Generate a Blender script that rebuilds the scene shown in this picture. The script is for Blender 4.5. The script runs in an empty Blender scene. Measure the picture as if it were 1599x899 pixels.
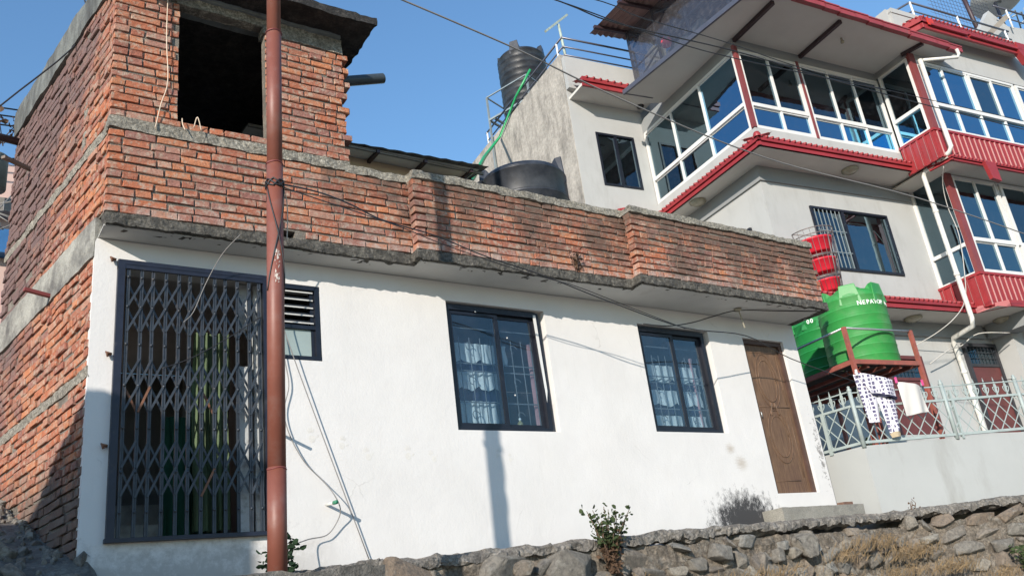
import bpy, bmesh, math, random
from mathutils import Vector, Matrix, noise, Euler
random.seed(7)
R = random.random
def U(a, b): return a + (b - a) * R()
C = bpy.context.scene.collection
sc = bpy.context.scene
# ------------------------------------------------------------------ camera, sky, sun
cam = bpy.data.objects.new('camera', bpy.data.cameras.new('camera')); C.objects.link(cam)
cr = Vector((0.8303968, -0.5436546, -0.1219868)); cd = Vector((0.1059074, 0.3689599, -0.9233917)); cf = Vector((0.5470144, 0.7538622, 0.3639603))
m = Matrix.Identity(4)
for i in range(3):
    m[i][0] = cr[i]; m[i][1] = -cd[i]; m[i][2] = -cf[i]
CAM = Vector((0, -7.1, 1.55))
m.translation = CAM
cam.matrix_world = m
cam.data.sensor_width = 36; cam.data.lens = 36 * 1360.8 / 1599; cam.data.clip_end = 2000; cam.data.clip_start = 0.05
sc.camera = cam
SUN = Vector((-1.4, -1.0, 0.63)).normalized()
world = bpy.data.worlds.new('World'); sc.world = world; world.use_nodes = True
wn = world.node_tree; bg = wn.nodes['Background']
sky = wn.nodes.new('ShaderNodeTexSky'); sky.sky_type = 'NISHITA'; sky.sun_disc = False
sky.sun_elevation = math.asin(SUN.z); sky.sun_rotation = math.atan2(SUN.x, SUN.y)
sky.altitude = 0; sky.air_density = 1.6; sky.dust_density = 0.15; sky.ozone_density = 6.5
wn.links.new(sky.outputs[0], bg.inputs[0]); bg.inputs[1].default_value = 0.15
sl = bpy.data.lights.new('sun', 'SUN'); sl.energy = 4.0; sl.angle = math.radians(0.6); sl.color = (1.0, 0.92, 0.82)
so = bpy.data.objects.new('sun', sl); C.objects.link(so); so.rotation_euler = SUN.to_track_quat('Z', 'Y').to_euler()
sc.view_settings.view_transform = 'Standard'; sc.view_settings.look = 'None'; sc.view_settings.exposure = 0.55; sc.view_settings.gamma = 1
sc.render.engine = 'CYCLES'; sc.render.resolution_x = 1024; sc.render.resolution_y = 575
sc.cycles.max_bounces = 6; sc.cycles.transparent_max_bounces = 12

# ------------------------------------------------------------------ object helpers
WM = {}
def link(o, parent=None):
    C.objects.link(o); WM[o.name] = o.matrix_basis.copy()
    if parent is not None:
        o.parent = parent; o.matrix_parent_inverse = WM[parent.name].inverted()
    return o
def tag(o, label=None, cat=None, group=None, kind=None):
    if label: o['label'] = label
    if cat: o['category'] = cat
    if group: o['group'] = group
    if kind: o['kind'] = kind
    return o
def empty(name, loc, label, cat, group=None, rz=0):
    o = bpy.data.objects.new(name, None); o.empty_display_size = .2
    o.location = loc; o.rotation_euler = (0, 0, rz)
    o.matrix_basis = Matrix.Translation(Vector(loc)) @ Matrix.Rotation(rz, 4, 'Z')
    link(o); return tag(o, label, cat, group)
class MB:
    """collects faces in world space; T maps the builder's own axes to the world"""
    def __init__(s, T=None): s.v = []; s.f = []; s.T = T; s.sm = []
    def add(s, vs, fs, smooth=False):
        n = len(s.v)
        s.v += [tuple(s.T @ Vector(v)) if s.T else tuple(v) for v in vs]
        s.f += [[n + i for i in f] for f in fs]; s.sm += [smooth] * len(fs); return s
    def frame(s, O, Ux, Nx, u0, u1, n0, n1, z0, z1):
        O = Vector(O); Ux = Vector(Ux); Nx = Vector(Nx); Z = Vector((0, 0, 1)); vs = []
        for z in (z0, z1):
            for n_ in (n0, n1):
                for u in (u0, u1): vs.append(O + Ux * u + Nx * n_ + Z * z)
        return s.add(vs, [(0, 1, 3, 2), (4, 6, 7, 5), (0, 4, 5, 1), (2, 3, 7, 6), (0, 2, 6, 4), (1, 5, 7, 3)])
    def box(s, x0, x1, y0, y1, z0, z1): return s.frame((0, 0, 0), (1, 0, 0), (0, 1, 0), x0, x1, y0, y1, z0, z1)
    def bar(s, a, b, w, h=None, up=(0, 0, 1)):
        a = Vector(a); b = Vector(b); h = h or w; d = (b - a).normalized(); up = Vector(up)
        if abs(d.dot(up)) > .98: up = Vector((0, 1, 0))
        x = d.cross(up).normalized(); y = x.cross(d).normalized(); vs = []
        for p in (a, b):
            for i, j in ((-1, -1), (1, -1), (1, 1), (-1, 1)): vs.append(p + x * (w / 2 * i) + y * (h / 2 * j))
        return s.add(vs, [(0, 1, 2, 3), (7, 6, 5, 4), (0, 4, 5, 1), (1, 5, 6, 2), (2, 6, 7, 3), (3, 7, 4, 0)])
    def tube(s, pts, r, n=8, caps=True):
        pts = [Vector(p) for p in pts]; rs = r if isinstance(r, (list, tuple)) else [r] * len(pts); vs = []; fs = []; px = None
        for i, p in enumerate(pts):
            d = (pts[min(i + 1, len(pts) - 1)] - pts[max(i - 1, 0)]).normalized()
            if px is None: px = d.orthogonal().normalized()
            x = (px - d * px.dot(d)).normalized(); px = x; y = d.cross(x)
            for k in range(n):
                a = 2 * math.pi * k / n; vs.append(p + (x * math.cos(a) + y * math.sin(a)) * rs[i])
        for i in range(len(pts) - 1):
            for k in range(n):
                k2 = (k + 1) % n; fs.append((i * n + k, i * n + k2, (i + 1) * n + k2, (i + 1) * n + k))
        if caps: fs.append(tuple(range(n - 1, -1, -1))); fs.append(tuple((len(pts) - 1) * n + k for k in range(n)))
        return s.add(vs, fs, True)
    def lathe(s, c, prof, n=40, lean=(0, 0)):
        vs = []; fs = []
        for r, z in prof:
            for k in range(n):
                a = 2 * math.pi * k / n; vs.append((c[0] + r * math.cos(a) + lean[0] * z, c[1] + r * math.sin(a) + lean[1] * z, c[2] + z))
        for i in range(len(prof) - 1):
            for k in range(n):
                k2 = (k + 1) % n; fs.append((i * n + k, i * n + k2, (i + 1) * n + k2, (i + 1) * n + k))
        return s.add(vs, fs, True)
    def prism(s, poly, off):
        off = Vector(off); n = len(poly); vs = [Vector(p) for p in poly] + [Vector(p) + off for p in poly]
        return s.add(vs, [tuple(range(n)), tuple(range(2 * n - 1, n - 1, -1))] + [(i, n + i, n + (i + 1) % n, (i + 1) % n) for i in range(n)])
    def rough(s, x0, x1, y0, y1, z0, z1, step, amp, sc_=4, seed=0, O=(0, 0, 0), Ux=(1, 0, 0), Nx=(0, 1, 0)):
        """box cut into small faces, its surface moved by noise"""
        bm = bmesh.new(); O = Vector(O); Ux = Vector(Ux); Nx = Vector(Nx)
        nx = max(1, round((x1 - x0) / step)); ny = max(1, round((y1 - y0) / step)); nz = max(1, round((z1 - z0) / step))
        vs = []; fs = []; idx = {}
        def vid(i, j, k):
            if (i, j, k) not in idx:
                u = x0 + (x1 - x0) * i / nx; w = y0 + (y1 - y0) * j / ny; z = z0 + (z1 - z0) * k / nz
                p = O + Ux * u + Nx * w; p.z += z
                q = p * sc_ + Vector((seed, seed * 2, 0))
                d = noise.noise_vector(q) * .6 + noise.noise_vector(q * 3.1) * .4 + noise.noise_vector(q * 7) * .22
                idx[(i, j, k)] = len(vs); vs.append(p + d * amp)
            return idx[(i, j, k)]
        for i in range(nx):
            for j in range(ny):
                for k, fl in ((0, 0), (nz, 1)):
                    q = [vid(i, j, k), vid(i + 1, j, k), vid(i + 1, j + 1, k), vid(i, j + 1, k)]; fs.append(q if fl else q[::-1])
            for k in range(nz):
                for j, fl in ((0, 0), (ny, 1)):
                    q = [vid(i, j, k), vid(i, j, k + 1), vid(i + 1, j, k + 1), vid(i + 1, j, k)]; fs.append(q if fl else q[::-1])
        for j in range(ny):
            for k in range(nz):
                for i, fl in ((0, 0), (nx, 1)):
                    q = [vid(i, j, k), vid(i, j + 1, k), vid(i, j + 1, k + 1), vid(i, j, k + 1)]; fs.append(q if fl else q[::-1])
        bm.free(); return s.add(vs, fs)
    def build(s, name, mat, parent=None, smooth=None, bevel=0):
        me = bpy.data.meshes.new(name); me.from_pydata(s.v, [], s.f); me.materials.append(mat)
        if any(s.sm): me.polygons.foreach_set('use_smooth', s.sm)
        me.validate(); me.update()
        bm = bmesh.new(); bm.from_mesh(me); bmesh.ops.recalc_face_normals(bm, faces=bm.faces); bm.to_mesh(me); bm.free()
        o = bpy.data.objects.new(name, me)
        if bevel:
            b = o.modifiers.new('b', 'BEVEL'); b.width = bevel; b.segments = 2; b.limit_method = 'ANGLE'
        return link(o, parent)

# ------------------------------------------------------------------ materials
def nt(name):
    m = bpy.data.materials.new(name); m.use_nodes = True; t = m.node_tree; return m, t, t.nodes['Principled BSDF']
def N(t, typ, **kw):
    n = t.nodes.new('ShaderNode' + typ)
    for k, v in kw.items():
        if k.startswith('i_'):
            key = k[2:]; n.inputs[int(key) if key.isdigit() else key.replace('_', ' ')].default_value = v
        else: setattr(n, k, v)
    return n
def pos(t, scale=(1, 1, 1)):
    g = N(t, 'NewGeometry')
    if scale == (1, 1, 1): return g.outputs['Position']
    mp = N(t, 'Mapping'); mp.inputs['Scale'].default_value = scale; t.links.new(g.outputs['Position'], mp.inputs[0]); return mp.outputs[0]
def noi(t, s, det=5, rough=.6, scale=(1, 1, 1)):
    n = N(t, 'TexNoise', i_Scale=s, i_Detail=det, i_Roughness=rough); t.links.new(pos(t, scale), n.inputs['Vector']); return n.outputs['Fac']
def ramp(t, src, stops, interp='LINEAR'):
    r = N(t, 'ValToRGB'); e = r.color_ramp.elements; r.color_ramp.interpolation = interp
    while len(e) < len(stops): e.new(.5)
    for el, (p, c) in zip(e, stops):
        el.position = p; el.color = (c, c, c, 1) if isinstance(c, (int, float)) else (*c, 1)
    t.links.new(src, r.inputs[0]); return r.outputs[0]
def mix(t, fac, a, b, mode='MIX'):
    n = N(t, 'Mix', data_type='RGBA', blend_type=mode)
    for sock, v in ((n.inputs['Factor'], fac), (n.inputs[6], a), (n.inputs[7], b)):
        if hasattr(v, 'links') or isinstance(v, bpy.types.NodeSocket): t.links.new(v, sock)
        else: sock.default_value = v if isinstance(v, (int, float)) else (*v, 1)
    return n.outputs[2]
def math_(t, op, a, b=0.0, clamp=False):
    n = N(t, 'Math', operation=op, use_clamp=clamp)
    for i, v in enumerate((a, b)):
        if isinstance(v, bpy.types.NodeSocket): t.links.new(v, n.inputs[i])
        else: n.inputs[i].default_value = v
    return n.outputs[0]
def bump(t, bs, src, strength, dist):
    b = N(t, 'Bump', i_Strength=strength, i_Distance=dist); t.links.new(src, b.inputs['Height']); t.links.new(b.outputs[0], bs.inputs['Normal'])
def gauss(t, cx, cy, cz, rx, rz):
    """a soft spot round a world point (a stain with its own place)"""
    sp = N(t, 'SeparateXYZ'); t.links.new(pos(t), sp.inputs[0])
    a = math_(t, 'DIVIDE', math_(t, 'SUBTRACT', sp.outputs[0], cx), rx); b = math_(t, 'DIVIDE', math_(t, 'SUBTRACT', sp.outputs[2], cz), rz)
    d = math_(t, 'SQRT', math_(t, 'ADD', math_(t, 'MULTIPLY', a, a), math_(t, 'MULTIPLY', b, b)))
    return math_(t, 'SUBTRACT', 1.0, d, True)
def simple(name, col, rough=.7, var=.18, s=6, bs=40, bst=.25, bd=.004, metal=0, dirt=None, dirt_s=2.5, dirt_r=(.5, .7), spec=None, streak=False, obj_var=0, speck=0, speck_s=70):
    m, t, b = nt(name)
    c = mix(t, ramp(t, noi(t, s), [(.25, 0), (.75, 1)]), [x * (1 - var) for x in col], [min(1, x * (1 + var)) for x in col])
    if obj_var:
        oi = N(t, 'ObjectInfo'); k = math_(t, 'ADD', math_(t, 'MULTIPLY', oi.outputs['Random'], obj_var), 1 - obj_var / 2)
        cc = N(t, 'CombineXYZ')
        for i in range(3): t.links.new(k, cc.inputs[i])
        c = mix(t, 1.0, c, cc.outputs[0], 'MULTIPLY')
    if dirt:
        f = ramp(t, noi(t, dirt_s, 8, .7, (1, 1, .25) if streak else (1, 1, 1)), [(dirt_r[0], 0), (dirt_r[1], 1)])
        c = mix(t, f, c, dirt)
    if speck: c = mix(t, ramp(t, noi(t, speck_s, 4, .8), [(.42, speck), (.62, 0)]), c, [x * .22 for x in col])
    t.links.new(c, b.inputs['Base Color']); b.inputs['Roughness'].default_value = rough; b.inputs['Metallic'].default_value = metal
    if spec is not None: b.inputs['Specular IOR Level'].default_value = spec
    if bst: bump(t, b, noi(t, bs, 6, .7), bst, bd)
    return m
def brick_mat(name, side):
    m, t, b = nt(name)
    oi = N(t, 'ObjectInfo'); g = N(t, 'NewGeometry')
    r = math_(t, 'FRACT', math_(t, 'ADD', math_(t, 'MULTIPLY', oi.outputs['Random'], 3.7), g.outputs['Random Per Island']))
    c = ramp(t, r, [(0, (.52, .175, .085)), (.2, (.44, .155, .088)), (.42, (.33, .13, .095)), (.6, (.56, .225, .11)), (.78, (.31, .145, .12)), (.9, (.47, .26, .19)), (1, (.62, .23, .10))])
    c = mix(t, ramp(t, noi(t, 55, 6, .75), [(.35, 0), (.8, .7)]), c, (.20, .085, .062))
    c = mix(t, ramp(t, noi(t, 18, 8, .7), [(.49, 0), (.64, .85)]), c, (.44, .36, .28))          # smeared mortar
    sp = N(t, 'SeparateXYZ'); t.links.new(pos(t), sp.inputs[0])
    n2 = noi(t, 2.2, 8, .7)
    if side:   # the gable: soot grey towards the far upper end, darker grey brown near the ground
        k = math_(t, 'MULTIPLY', math_(t, 'SUBTRACT', sp.outputs[1], .3), .42, False)
        k = math_(t, 'ADD', k, math_(t, 'MULTIPLY', math_(t, 'SUBTRACT', sp.outputs[2], 5.9), .32))
        f = ramp(t, math_(t, 'ADD', k, math_(t, 'MULTIPLY', math_(t, 'SUBTRACT', n2, .5), 1.9)), [(.0, 0), (.65, .85)])
        c = mix(t, f, c, (.14, .105, .105))
        f2 = ramp(t, math_(t, 'ADD', math_(t, 'MULTIPLY', math_(t, 'SUBTRACT', 3.35, sp.outputs[2]), 1.3), math_(t, 'MULTIPLY', math_(t, 'SUBTRACT', n2, .5), 2.2)), [(.0, 0), (.5, .8)])
        c = mix(t, f2, c, (.13, .115, .10))
    else:      # black weathering along the top of the parapet, lime bloom along its foot
        k = math_(t, 'ADD', math_(t, 'MULTIPLY', math_(t, 'SUBTRACT', sp.outputs[0], 1.8), .045), math_(t, 'MULTIPLY', math_(t, 'SUBTRACT', sp.outputs[2], 5.5), .7))
        hi = ramp(t, sp.outputs[2], [(0, 1), (1, 1)])
        zf = math_(t, 'LESS_THAN', sp.outputs[2], 5.95)
        xf = math_(t, 'GREATER_THAN', sp.outputs[0], 2.9)
        f = ramp(t, math_(t, 'ADD', k, math_(t, 'MULTIPLY', math_(t, 'SUBTRACT', n2, .45), 2.6)), [(.05, 0), (.55, .85)])
        f = math_(t, 'MULTIPLY', math_(t, 'MULTIPLY', f, zf), xf)
        c = mix(t, f, c, (.12, .085, .068))
        n3 = noi(t, 9, 6, .7)
        f2 = ramp(t, math_(t, 'ADD', math_(t, 'MULTIPLY', math_(t, 'SUBTRACT', 5.28, sp.outputs[2]), 2.6), math_(t, 'MULTIPLY', math_(t, 'SUBTRACT', n3, .5), 3)), [(.1, 0), (.9, .7)])
        c = mix(t, f2, c, (.42, .33, .29))
    t.links.new(c, b.inputs['Base Color']); b.inputs['Roughness'].default_value = .92; b.inputs['Specular IOR Level'].default_value = .2
    bump(t, b, math_(t, 'ADD', noi(t, 60, 7, .75), noi(t, 22, 4, .6)), .9, .012)
    return m
def plaster_mat():
    m, t, b = nt('white_limewash')
    c = mix(t, ramp(t, noi(t, 1.3, 6, .6), [(.35, 0), (.7, 1)]), (.70, .68, .655), (.645, .625, .60))
    c = mix(t, ramp(t, noi(t, 14, 8, .8), [(.62, 0), (.8, .35)]), c, (.55, .53, .50))
    # chipped and muddy along the foot, black mould beside the step, scuffs by the door
    sp = N(t, 'SeparateXYZ'); t.links.new(pos(t), sp.inputs[0])
    n1 = noi(t, 9, 9, .75)
    foot = math_(t, 'MULTIPLY', math_(t, 'SUBTRACT', 2.72, math_(t, 'ADD', sp.outputs[2], math_(t, 'MULTIPLY', sp.outputs[0], -.01))), 2.2)
    f = ramp(t, math_(t, 'ADD', foot, math_(t, 'MULTIPLY', math_(t, 'SUBTRACT', n1, .5), 2.6)), [(.45, 0), (1.0, .62)])
    lf = math_(t, 'ADD', .5, math_(t, 'MULTIPLY', math_(t, 'SUBTRACT', 2.75, sp.outputs[0]), 1.2), True)
    c = mix(t, math_(t, 'MULTIPLY', f, lf), c, (.30, .28, .25))
    dr = ramp(t, noi(t, 5, 6, .65, (5, 1, .22)), [(.56, 0), (.8, 1)]); dz = ramp(t, noi(t, .9, 3, .5), [(.40, 0), (.7, .34)])
    c = mix(t, math_(t, 'MULTIPLY', dr, dz), c, (.45, .42, .37))
    c = mix(t, ramp(t, noi(t, .55, 4, .6), [(.5, 0), (.75, .25)]), c, (.66, .62, .57))
    vc = N(t, 'TexVoronoi', feature='DISTANCE_TO_EDGE', i_Scale=.9); wp = N(t, 'TexNoise', i_Scale=3.0, i_Detail=6.0); t.links.new(pos(t), wp.inputs['Vector']); t.links.new(mix(t, .22, pos(t), wp.outputs['Color']), vc.inputs['Vector'])
    ck = math_(t, 'MULTIPLY', ramp(t, vc.outputs['Distance'], [(0, 1), (.0035, 0)]), ramp(t, noi(t, 1.7, 3), [(.55, 0), (.62, .4)]))
    c = mix(t, ck, c, (.4, .38, .35))
    g1 = gauss(t, 8.05, 0, 2.36, .85, .56); n2 = noi(t, 13, 9, .8, (1, 1, .6))
    f = ramp(t, math_(t, 'ADD', math_(t, 'MULTIPLY', g1, 1.7), math_(t, 'MULTIPLY', math_(t, 'SUBTRACT', n2, .54), 3.2)), [(.30, 0), (.85, .96)])
    c = mix(t, math_(t, 'MULTIPLY', f, math_(t, 'GREATER_THAN', g1, 0.01)), c, (.028, .028, .03))
    g2 = math_(t, 'MAXIMUM', gauss(t, 8.16, 0, 3.07, .17, .14), gauss(t, 8.02, 0, 3.24, .13, .10)); n3 = noi(t, 20, 8, .8, (.5, 1, 2.6))
    f = ramp(t, math_(t, 'ADD', g2, math_(t, 'MULTIPLY', math_(t, 'SUBTRACT', n3, .5), 1.6)), [(.25, 0), (.9, .7)])
    c = mix(t, math_(t, 'MULTIPLY', f, math_(t, 'GREATER_THAN', g2, 0.01)), c, (.42, .36, .29))
    g3 = gauss(t, 9.68, 0, 3.2, .16, 1.3)
    f = ramp(t, math_(t, 'ADD', g3, math_(t, 'MULTIPLY', math_(t, 'SUBTRACT', noi(t, 13, 9, .8), .5), 3.6)), [(.75, 0), (1.05, .8)])
    c = mix(t, math_(t, 'MULTIPLY', f, math_(t, 'GREATER_THAN', g3, 0.01)), c, (.16, .15, .14))
    g4 = gauss(t, 9.55, 0, 2.72, .4, .5)
    t.links.new(c, b.inputs['Base Color']); b.inputs['Roughness'].default_value = .9; b.inputs['Specular IOR Level'].default_value = .25
    h = math_(t, 'ADD', noi(t, 3, 5, .6), math_(t, 'MULTIPLY', noi(t, 45, 7, .7), .35))
    bump(t, b, h, .35, .02)
    return m
def glass(name, tint, refl, clear=.5, rough=.015):
    """window pane: mirror coat over tinted clear glass"""
    m, t, b = nt(name); t.nodes.remove(b)
    out = t.nodes['Material Output']
    tr = N(t, 'BsdfTransparent'); tr.inputs[0].default_value = (*[x * clear for x in tint], 1)
    gl = N(t, 'BsdfGlossy'); gl.inputs['Roughness'].default_value = rough; gl.inputs[0].default_value = (*tint, 1)
    df = N(t, 'BsdfDiffuse'); df.inputs[0].default_value = (.30, .29, .31, 1)
    lw = N(t, 'LayerWeight', i_Blend=.5)
    f = math_(t, 'ADD', math_(t, 'MULTIPLY', math_(t, 'POWER', lw.outputs['Facing'], 3.0), .8), refl, True)
    a = N(t, 'MixShader'); t.links.new(f, a.inputs[0]); t.links.new(tr.outputs[0], a.inputs[1]); t.links.new(gl.outputs[0], a.inputs[2])
    d = N(t, 'MixShader'); dust = ramp(t, noi(t, 9, 8, .75), [(.5, 0.01), (.9, .09)]); t.links.new(dust, d.inputs[0]); t.links.new(a.outputs[0], d.inputs[1]); t.links.new(df.outputs[0], d.inputs[2])
    wv = noi(t, 1.6, 3, .5); bp = N(t, 'Bump', i_Strength=.12, i_Distance=.02); t.links.new(wv, bp.inputs['Height']); t.links.new(bp.outputs[0], gl.inputs['Normal'])
    t.links.new(d.outputs[0], out.inputs[0]); return m
def thin(name, col, trans=.35, rough=.8, pattern=None):
    m, t, b = nt(name); out = t.nodes['Material Output']
    df = N(t, 'BsdfDiffuse'); tl = N(t, 'BsdfTranslucent'); c = mix(t, noi(t, 5, 4), [x * .85 for x in col], col)
    if pattern: c = pattern(t)
    t.links.new(c, df.inputs[0]); t.links.new(c, tl.inputs[0])
    mx = N(t, 'MixShader'); mx.inputs[0].default_value = trans; t.links.new(df.outputs[0], mx.inputs[1]); t.links.new(tl.outputs[0], mx.inputs[2])
    t.nodes.remove(b); t.links.new(mx.outputs[0], out.inputs[0]); return m

M = {}
M['plaster'] = plaster_mat()
M['brick'] = brick_mat('weathered_brick', False)
M['brick_side'] = brick_mat('sooty_brick', True)
M['mortar'] = simple('mortar', (.27, .24, .20), .95, .35, 9, 60, 1.0, .016, dirt=(.12, .105, .09), dirt_s=5, dirt_r=(.42, .70), speck=.5)
M['rough_conc'] = simple('rough_concrete', (.46, .425, .35), .95, .3, 12, 38, 1.0, .03, dirt=(.18, .165, .145), dirt_s=5, dirt_r=(.5, .74), speck=.8, speck_s=42)
M['mossy'] = simple('mossy_slab_edge', (.20, .185, .155), .95, .45, 14, 34, 1.0, .03, dirt=(.05, .048, .045), dirt_s=12, dirt_r=(.38, .66), speck=.75, speck_s=30)
M['soffit'] = simple('painted_soffit', (.56, .55, .52), .9, .08, 3, 30, .2, .004, dirt=(.4, .38, .34), dirt_s=2, dirt_r=(.6, .8))
M['sidebeam'] = simple('pale_slab_band', (.42, .41, .36), .95, .25, 5, 40, .8, .016, dirt=(.11, .105, .10), dirt_s=2.2, dirt_r=(.45, .66), speck=.4)
M['topbeam'] = simple('streaked_roof_beam', (.19, .20, .185), .95, .35, 4, 30, .7, .014, dirt=(.05, .05, .05), dirt_s=4, dirt_r=(.42, .66), streak=True, speck=.4)
M['black_slab'] = simple('sooty_roof_slab', (.065, .06, .055), .95, .5, 9, 34, 1.0, .035, dirt=(.018, .018, .018), dirt_s=8, dirt_r=(.42, .6), speck=.6, speck_s=40)
M['bluegrey'] = simple('old_blue_plaster', (.21, .235, .235), .95, .25, 4, 30, .5, .01, dirt=(.10, .10, .10))
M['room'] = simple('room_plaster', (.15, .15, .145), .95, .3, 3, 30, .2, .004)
M['gate'] = simple('blue_black_gate_paint', (.040, .048, .060), .45, .35, 14, 60, .3, .003, metal=.15, dirt=(.09, .08, .075), dirt_s=9, dirt_r=(.55, .8))
M['gate_frame'] = simple('navy_gate_frame_paint', (.011, .014, .028), .45, .3, 12, 50, .3, .003, dirt=(.08, .075, .07), dirt_s=9, dirt_r=(.6, .85))
M['rust_gate'] = simple('rusty_gate_bar', (.17, .075, .04), .7, .4, 14, 60, .3, .003)
M['navy'] = simple('navy_window_paint', (.008, .010, .018), .4, .3, 12, 50, .2, .002, dirt=(.05, .05, .055), dirt_s=14, dirt_r=(.6, .85))
M['dullmetal'] = simple('bare_aluminium', (.42, .43, .42), .4, .2, 8, 50, .2, .002, metal=.6)
M['grille'] = simple('grille_iron', (.17, .17, .17), .5, .2, 8, 50, .1, .001)
M['pane'] = glass('house_pane', (.84, .92, .97), .06, .95)
M['pole'] = simple('red_oxide_pole', (.205, .066, .043), .5, .2, 3, 30, .25, .004, dirt=(.20, .10, .08), dirt_s=6, dirt_r=(.5, .75))
M['flake'] = simple('flaked_zinc', (.55, .5, .44), .6)
M['wire'] = simple('black_cable', (.02, .02, .022), .5, .1, 4, 30, 0)
M['wire_grey'] = simple('grey_cable', (.22, .21, .20), .6, .1, 4, 30, 0)
M['wire_pale'] = simple('pale_cable', (.50, .48, .44), .6, .1, 4, 30, 0)
M['string'] = simple('plastic_string', (.62, .50, .38), .6, .1, 4, 30, 0)
M['wood'] = None
M['curtain'] = thin('white_voile', (.86, .85, .80), .2)
M['curtain_blue'] = thin('navy_valance', (.03, .04, .085), .05)
M['pink'] = simple('pink_frame', (.55, .28, .28), .7)
M['green_cloth'] = thin('green_curtain', (.14, .19, .11), .15)
M['darkgreen'] = thin('dark_green_curtain', (.03, .09, .06), .2)
M['grey_wall'] = simple('pale_grey_render', (.42, .42, .405), .85, .05, 2, 60, .2, .004, dirt=(.31, .305, .285), dirt_s=2.6, dirt_r=(.52, .85), streak=True)
M['grey_soffit'] = simple('soffit_grey_paint', (.62, .585, .525), .9, .05, 2, 60, .1, .003)
M['shade_grey'] = simple('shade_toned_grey', (.26, .27, .27), .85, .06, 3, 60, .12, .003)  # darker copy of the grey render; shade under the eaves put into its colour
M['red'] = simple('red_fascia_paint', (.29, .026, .030), .5, .14, 3, 30, .15, .003, dirt=(.18, .025, .028), dirt_s=4, dirt_r=(.55, .8))
M['red_bright'] = simple('bright_red_patch', (.55, .04, .02), .4)
M['red_dull'] = simple('faded_maroon_gutter', (.30, .045, .05), .5, .2, 3, 30, .2, .004, dirt=(.16, .07, .06), dirt_s=8, dirt_r=(.55, .75))
M['maroon'] = simple('maroon_post_paint', (.20, .045, .045), .5, .15, 3, 30, .1, .003)
M['rafter'] = simple('dark_rafter_paint', (.045, .025, .028), .5, .2, 4, 30, .1, .003)
M['upvc'] = simple('white_window_frame', (.68, .67, .64), .45, .06, 6, 40, .08, .001, dirt=(.5, .47, .43), dirt_s=7, dirt_r=(.6, .85))
M['blue_pane'] = glass('blue_mirror_pane', (.27, .52, .72), .55, .10, .02)
M['teal_pane'] = glass('teal_pane', (.38, .56, .66), .30, .25, .02)
M['dark_pane'] = glass('dark_pane', (.34, .50, .60), .20, .34, .02)
M['cyan_pane'] = glass('cyan_pane', (.22, .66, .95), .55, .2, .03)
M['stain_conc'] = simple('stained_stair_render', (.46, .42, .365), .92, .2, 3.5, 26, .6, .012, dirt=(.17, .155, .135), dirt_s=3.2, dirt_r=(.47, .70), streak=True, speck=.35, speck_s=12)
M['steel'] = simple('dull_steel_rail', (.14, .14, .165), .4, .15, 4, 30, .1, .002, metal=.6)
M['steel_white'] = simple('white_rail_post', (.72, .73, .72), .4, .1, 4, 30, .1, .002)
M['galv'] = simple('galvanised_frame', (.30, .34, .34), .5, .2, 4, 30, .1, .002, metal=.4)
M['tank_black'] = simple('black_polythene', (.02, .023, .03), .36, .3, 3, 60, .12, .003, dirt=(.07, .075, .085), dirt_s=3, dirt_r=(.45, .85))
M['tank_green'] = simple('green_polythene', (.030, .255, .050), .5, .18, 2.5, 60, .1, .003, dirt=(.11, .27, .10), dirt_s=3, dirt_r=(.45, .85))
M['tank_green_shaded'] = simple('shaded_green_polythene', (.016, .21, .045), .42, .2, 2.5, 60, .1, .003)  # same green polythene, darkened: shade on the rear tank put into the colour
M['lettering'] = simple('white_print', (.75, .78, .72), .6, .05, 4, 30, 0)
M['stand'] = simple('red_oxide_angle_iron', (.30, .085, .06), .6, .2, 6, 40, .2, .003, dirt=(.18, .07, .05), dirt_s=8)
M['darkwood'] = simple('dark_plank', (.05, .04, .035), .8)
M['fence'] = simple('grey_green_fence_paint', (.33, .38, .365), .5, .1, 6, 40, .15, .002, dirt=(.22, .25, .24), dirt_s=9, dirt_r=(.5, .8))
M['doorred'] = simple('red_brown_door', (.115, .03, .028), .45, .2, 5, 40, .15, .002)
M['dooriron'] = simple('dark_grille', (.03, .03, .035), .5)
M['pvc'] = simple('white_drainpipe', (.66, .65, .60), .45, .08, 4, 30, .1, .002, dirt=(.40, .34, .27), dirt_s=9, dirt_r=(.55, .72))
M['lamp'] = simple('lamp_glass', (.34, .31, .23), .25, .15, 9, 40, .1, .002)
M['basket'] = simple('wire_rack_iron', (.20, .17, .16), .5, .2, 6, 40, 0, metal=.4)
M['redpot'] = simple('red_plastic_pot', (.62, .02, .04), .4, .15, 5, 40, 0)
M['antenna'] = simple('weathered_antenna', (.36, .42, .36), .6, .3, 9)
M['dish'] = simple('satellite_dish_grey', (.55, .54, .50), .5, .1, 3, 40, .1, .002)
M['sheet_roof'] = simple('brown_corrugated_sheet', (.23, .14, .12), .6, .2, 4, 40, .2, .003, dirt=(.12, .09, .09), dirt_s=4)
M['shed_sheet'] = simple('grey_corrugated_sheet', (.27, .25, .22), .6, .2, 4, 40, .2, .003, dirt=(.13, .12, .11), dirt_s=4)
M['shed_under'] = simple('pale_roof_underside', (.84, .82, .75), .8, .1, 4, 40, .1, .002)
M['beige'] = simple('beige_render', (.66, .49, .33), .9, .08, 3, 40, .1, .003)
M['pinkwall'] = simple('pink_render', (.60, .42, .36), .9, .06, 3, 40, .1, .003)
M['bluewall'] = simple('blue_shutter_paint', (.03, .14, .34), .6)
M['plastic'] = glass('clear_plastic_sheet', (.66, .68, .74), .10, .62, .12)
M['plastic'].node_tree.nodes['Color Ramp'].color_ramp.elements[0].color = (.10, .10, .10, 1); M['plastic'].node_tree.nodes['Color Ramp'].color_ramp.elements[1].color = (.42, .42, .42, 1)
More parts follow.
